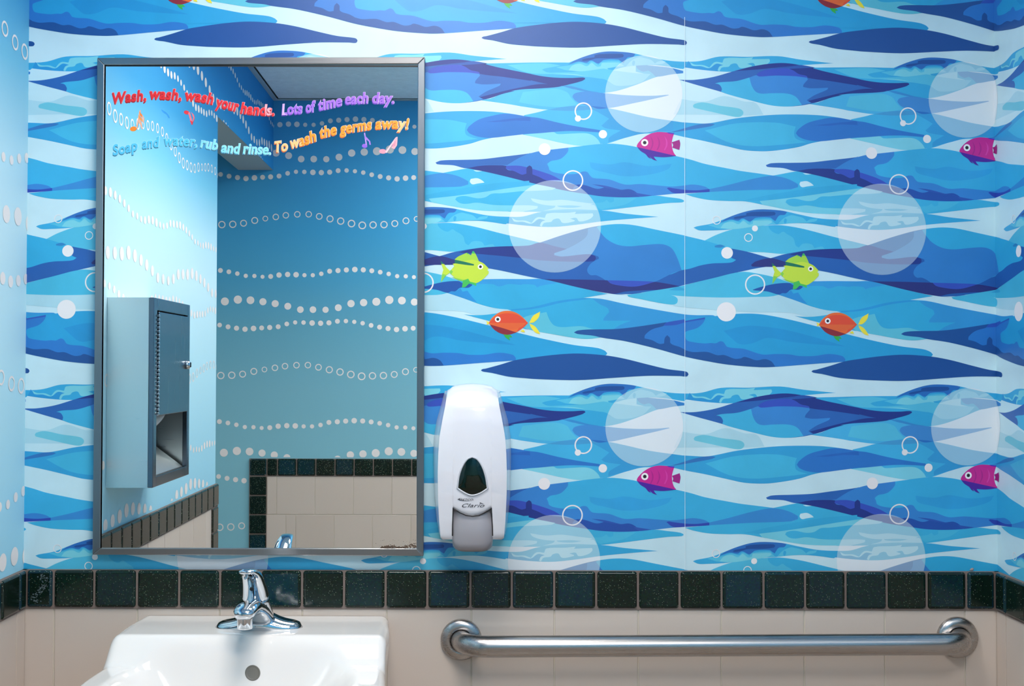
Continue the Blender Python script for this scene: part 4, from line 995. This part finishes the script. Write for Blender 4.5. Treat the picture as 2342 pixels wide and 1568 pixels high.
for bx_ in (tb(dpt-0.012, dpt, 0, fw_, zb, zt), tb(dpt-0.012, dpt, wy-fw_*0.8, wy, zb, zt), tb(dpt-0.012, dpt, fw_, wy-fw_*0.8, zt-0.028, zt), tb(dpt-0.012, dpt, fw_, wy-fw_*0.8, zb, zsill)):
    box(bm, *bx_)
o = fromB('face_frame', bm, None, (cab_f,)); bevel(o, 0.0015, 2); under(o, towel)
bm = bmesh.new(); box(bm, *tb(dpt-0.006, dpt+0.0025, fw_+0.008, wy-fw_*0.8-0.003, zslot, zt-0.031)); door = fromB('door', bm, None, (cab_f,)); bevel(door, 0.0015, 2); under(door, towel)
bm = bmesh.new(); nh = 26; hz0, hz1 = zslot+0.002, zt-0.034
for k in range(nh):
    a = hz0+(hz1-hz0)*k/nh; b = a+(hz1-hz0)/nh*0.62; box(bm, *tb(dpt-0.002, dpt+0.005, fw_+0.001, fw_+0.0075, a, b))
o = fromB('piano_hinge', bm, None, (mat('hinge_steel', '#B8BCC0', rough=0.25, metal=1),)); bevel(o, 0.001, 2); under(o, towel)
bm = bmesh.new(); box(bm, *tb(dpt-0.010, dpt-0.003, fw_, fw_+0.009, hz0, hz1)); o = fromB('hinge_backing', bm, None, (slot,)); under(o, towel)
kz = rm(0, 835, 0.745)[1]; ky = y1-(wy-fw_*0.8-0.022)
R = [[(XL+dpt+d_, ky+r*math.cos(2*PI*k/20), kz+r*math.sin(2*PI*k/20)) for k in range(20)] for r, d_ in ((0.011, 0.002), (0.011, 0.007), (0.0095, 0.011), (0.006, 0.013), (0.001, 0.0135))]
lk = rings('lock_knob', R, towel, (CH,)); 
bm = bmesh.new(); box(bm, XL+dpt+0.0125, XL+dpt+0.015, ky-0.001, ky+0.001, kz-0.006, kz+0.006); o = fromB('keyhole', bm, None, (slot,)); under(o, towel)
lk['label'] = 'round chrome lock on the door'
# sloping tray and dark inner lining
bm = bmesh.new()
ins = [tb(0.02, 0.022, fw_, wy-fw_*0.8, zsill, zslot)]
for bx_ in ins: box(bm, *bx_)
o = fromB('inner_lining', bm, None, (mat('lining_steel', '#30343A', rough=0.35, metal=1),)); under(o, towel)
xa_, xb__ = XL+0.02, XL+0.0005+dpt-0.012
vs = [(xb__, y1-fw_, zsill), (xb__, y1-wy+fw_*0.8, zsill), (xa_, y1-wy+fw_*0.8, zsill+0.055), (xa_, y1-fw_, zsill+0.055)]
vs += [(a, b, c-0.0015) for a, b, c in vs]
o = mesh('tray', vs, [(0,1,2,3), (7,6,5,4), (0,4,5,1), (1,5,6,2), (2,6,7,3), (3,7,4,0)], None, (cab_s,)); under(o, towel)
# the towel hanging out of the slot
pm = mat('towel_paper', '#CFCDC8', rough=0.9)
vs, fs = [], []
NA, NB = 14, 8
for i in range(NA+1):
    for j in range(NB+1):
        a, b = i/NA, j/NB
        y = y1 - fw_ - 0.012 - a*0.14
        drop = 0.05*(math.sin(min(1, a*1.5+0.15)*PI*0.5)*(1-a**3))
        z = zslot + 0.006 - b*drop - 0.004*math.sin(a*7)*b
        x = XL + dpt - 0.032 + 0.010*math.sin(b*PI*0.8) + 0.004*math.sin(a*9)
        vs.append((x, y, z))
for i in range(NA):
    for j in range(NB): q = i*(NB+1)+j; fs.append((q, q+1, q+NB+2, q+NB+1))
tw = mesh('paper_towel', vs, fs, None, (pm,), smooth=True); s_ = tw.modifiers.new('thick', 'SOLIDIFY'); s_.thickness = 0.0008
tw['label'] = 'folded white paper towel hanging out of the steel cabinet slot in the mirror'; tw['category'] = 'paper towel'

# ------------------------------------------------------------------ ceiling light
em = bpy.data.materials.new('prismatic_lens'); em.use_nodes = True; nt = em.node_tree; b = nt.nodes['Principled BSDF']
b.inputs['Base Color'].default_value = (0.9, 0.9, 0.9, 1); b.inputs['Emission Color'].default_value = (1, 0.96, 0.92, 1)
tc = nt.nodes.new('ShaderNodeTexCoord'); wv = nt.nodes.new('ShaderNodeTexWave'); wv.inputs['Scale'].default_value = 12
nt.links.new(tc.outputs['Object'], wv.inputs['Vector']); mr = nt.nodes.new('ShaderNodeMapRange'); mr.inputs[3].default_value = 6; mr.inputs[4].default_value = 9.5
nt.links.new(wv.outputs['Fac'], mr.inputs[0]); nt.links.new(mr.outputs[0], b.inputs['Emission Strength'])
for (LX, LY, LW, LD, LPW), lab in zip(LAMPS, ('square fluorescent ceiling light nearer the mirror wall', 'square fluorescent ceiling light nearer the wall behind')):
    lamp = thing('ceiling_light', lab, 'ceiling light', (LX, LY, CEIL-0.018), 'square ceiling lights')
    bm = bmesh.new(); box(bm, LX-LW/2, LX+LW/2, LY-LD/2, LY+LD/2, CEIL-0.010, CEIL-0.0022)
    o = fromB('light_housing', bm, None, (mat('white_enamel', '#E8EAEA', rough=0.4),)); under(o, lamp)
    bm = bmesh.new(); box(bm, LX-LW/2+0.025, LX+LW/2-0.025, LY-LD/2+0.025, LY+LD/2-0.025, CEIL-0.018, CEIL-0.0102)
    o = fromB('light_lens', bm, None, (em,)); under(o, lamp)

# chalky mineral stain on the dark tile in the left corner
rs_ = random.Random(11); vs, fs = [], []
for k in range(110):
    a = rs_.random(); px = 92 + 14*math.sin(a*5.5) + rs_.gauss(0, 5); py = 1312 + a*66; q = rs_.uniform(0.5, 2.2)
    px = min(max(px, 68), 116); x, z = W(px, py, 0.0128); b = len(vs); n = rs_.randint(5, 8)
    for i in range(n):
        t = 2*PI*i/n; e_ = q*PX*rs_.uniform(0.5, 1.3); vs.append((x+e_*math.cos(t), -0.0129-k*1e-6, z+e_*math.sin(t)))
    fs.append(list(range(b, b+n)))
mesh('mineral_stain', vs, fs, wall_front, (mat('chalk_stain', '#4E5C60', rough=0.8, mottle=0.3, mscale=200),))
# crumb on the tile ledge
cx_, cz_ = W(2222, 1293, 0.006)
R = [[(cx_+r*1.5*math.cos(2*PI*k/10)+dx_, -0.006+r*math.sin(2*PI*k/10), ZC1+h) for k in range(10)] for r, h, dx_ in ((0.001, 0.0, 0), (0.0022, 0.0008, 0), (0.0024, 0.0025, 0.0005), (0.0016, 0.0045, 0.0016), (0.0004, 0.0052, 0.002))]
cr = rings('plaster_crumb', R, None, (mat('crumb_grey', '#9A8A88', rough=0.9),)); cr['label'] = 'tiny grey crumb of plaster lying on the dark tile ledge near the right corner'; cr['category'] = 'crumb'

# sub-parts: small pieces carried by a part
def carry(child, part):
    c, p = bpy.data.objects[child], bpy.data.objects[part]
    mw = c.matrix_world.copy(); c.parent = p; c.matrix_parent_inverse = p.matrix_world.inverted(); c.matrix_world = mw
bpy.context.view_layer.update()
for ch, pt in (('lock_knob', 'door'), ('keyhole', 'door'), ('piano_hinge', 'door'), ('aerator', 'spout'), ('window_rim', 'refill_window'), ('handle_screw_plug', 'handle'), ('frame_gap_shade', 'mirror_glass')):
    carry(ch, pt)
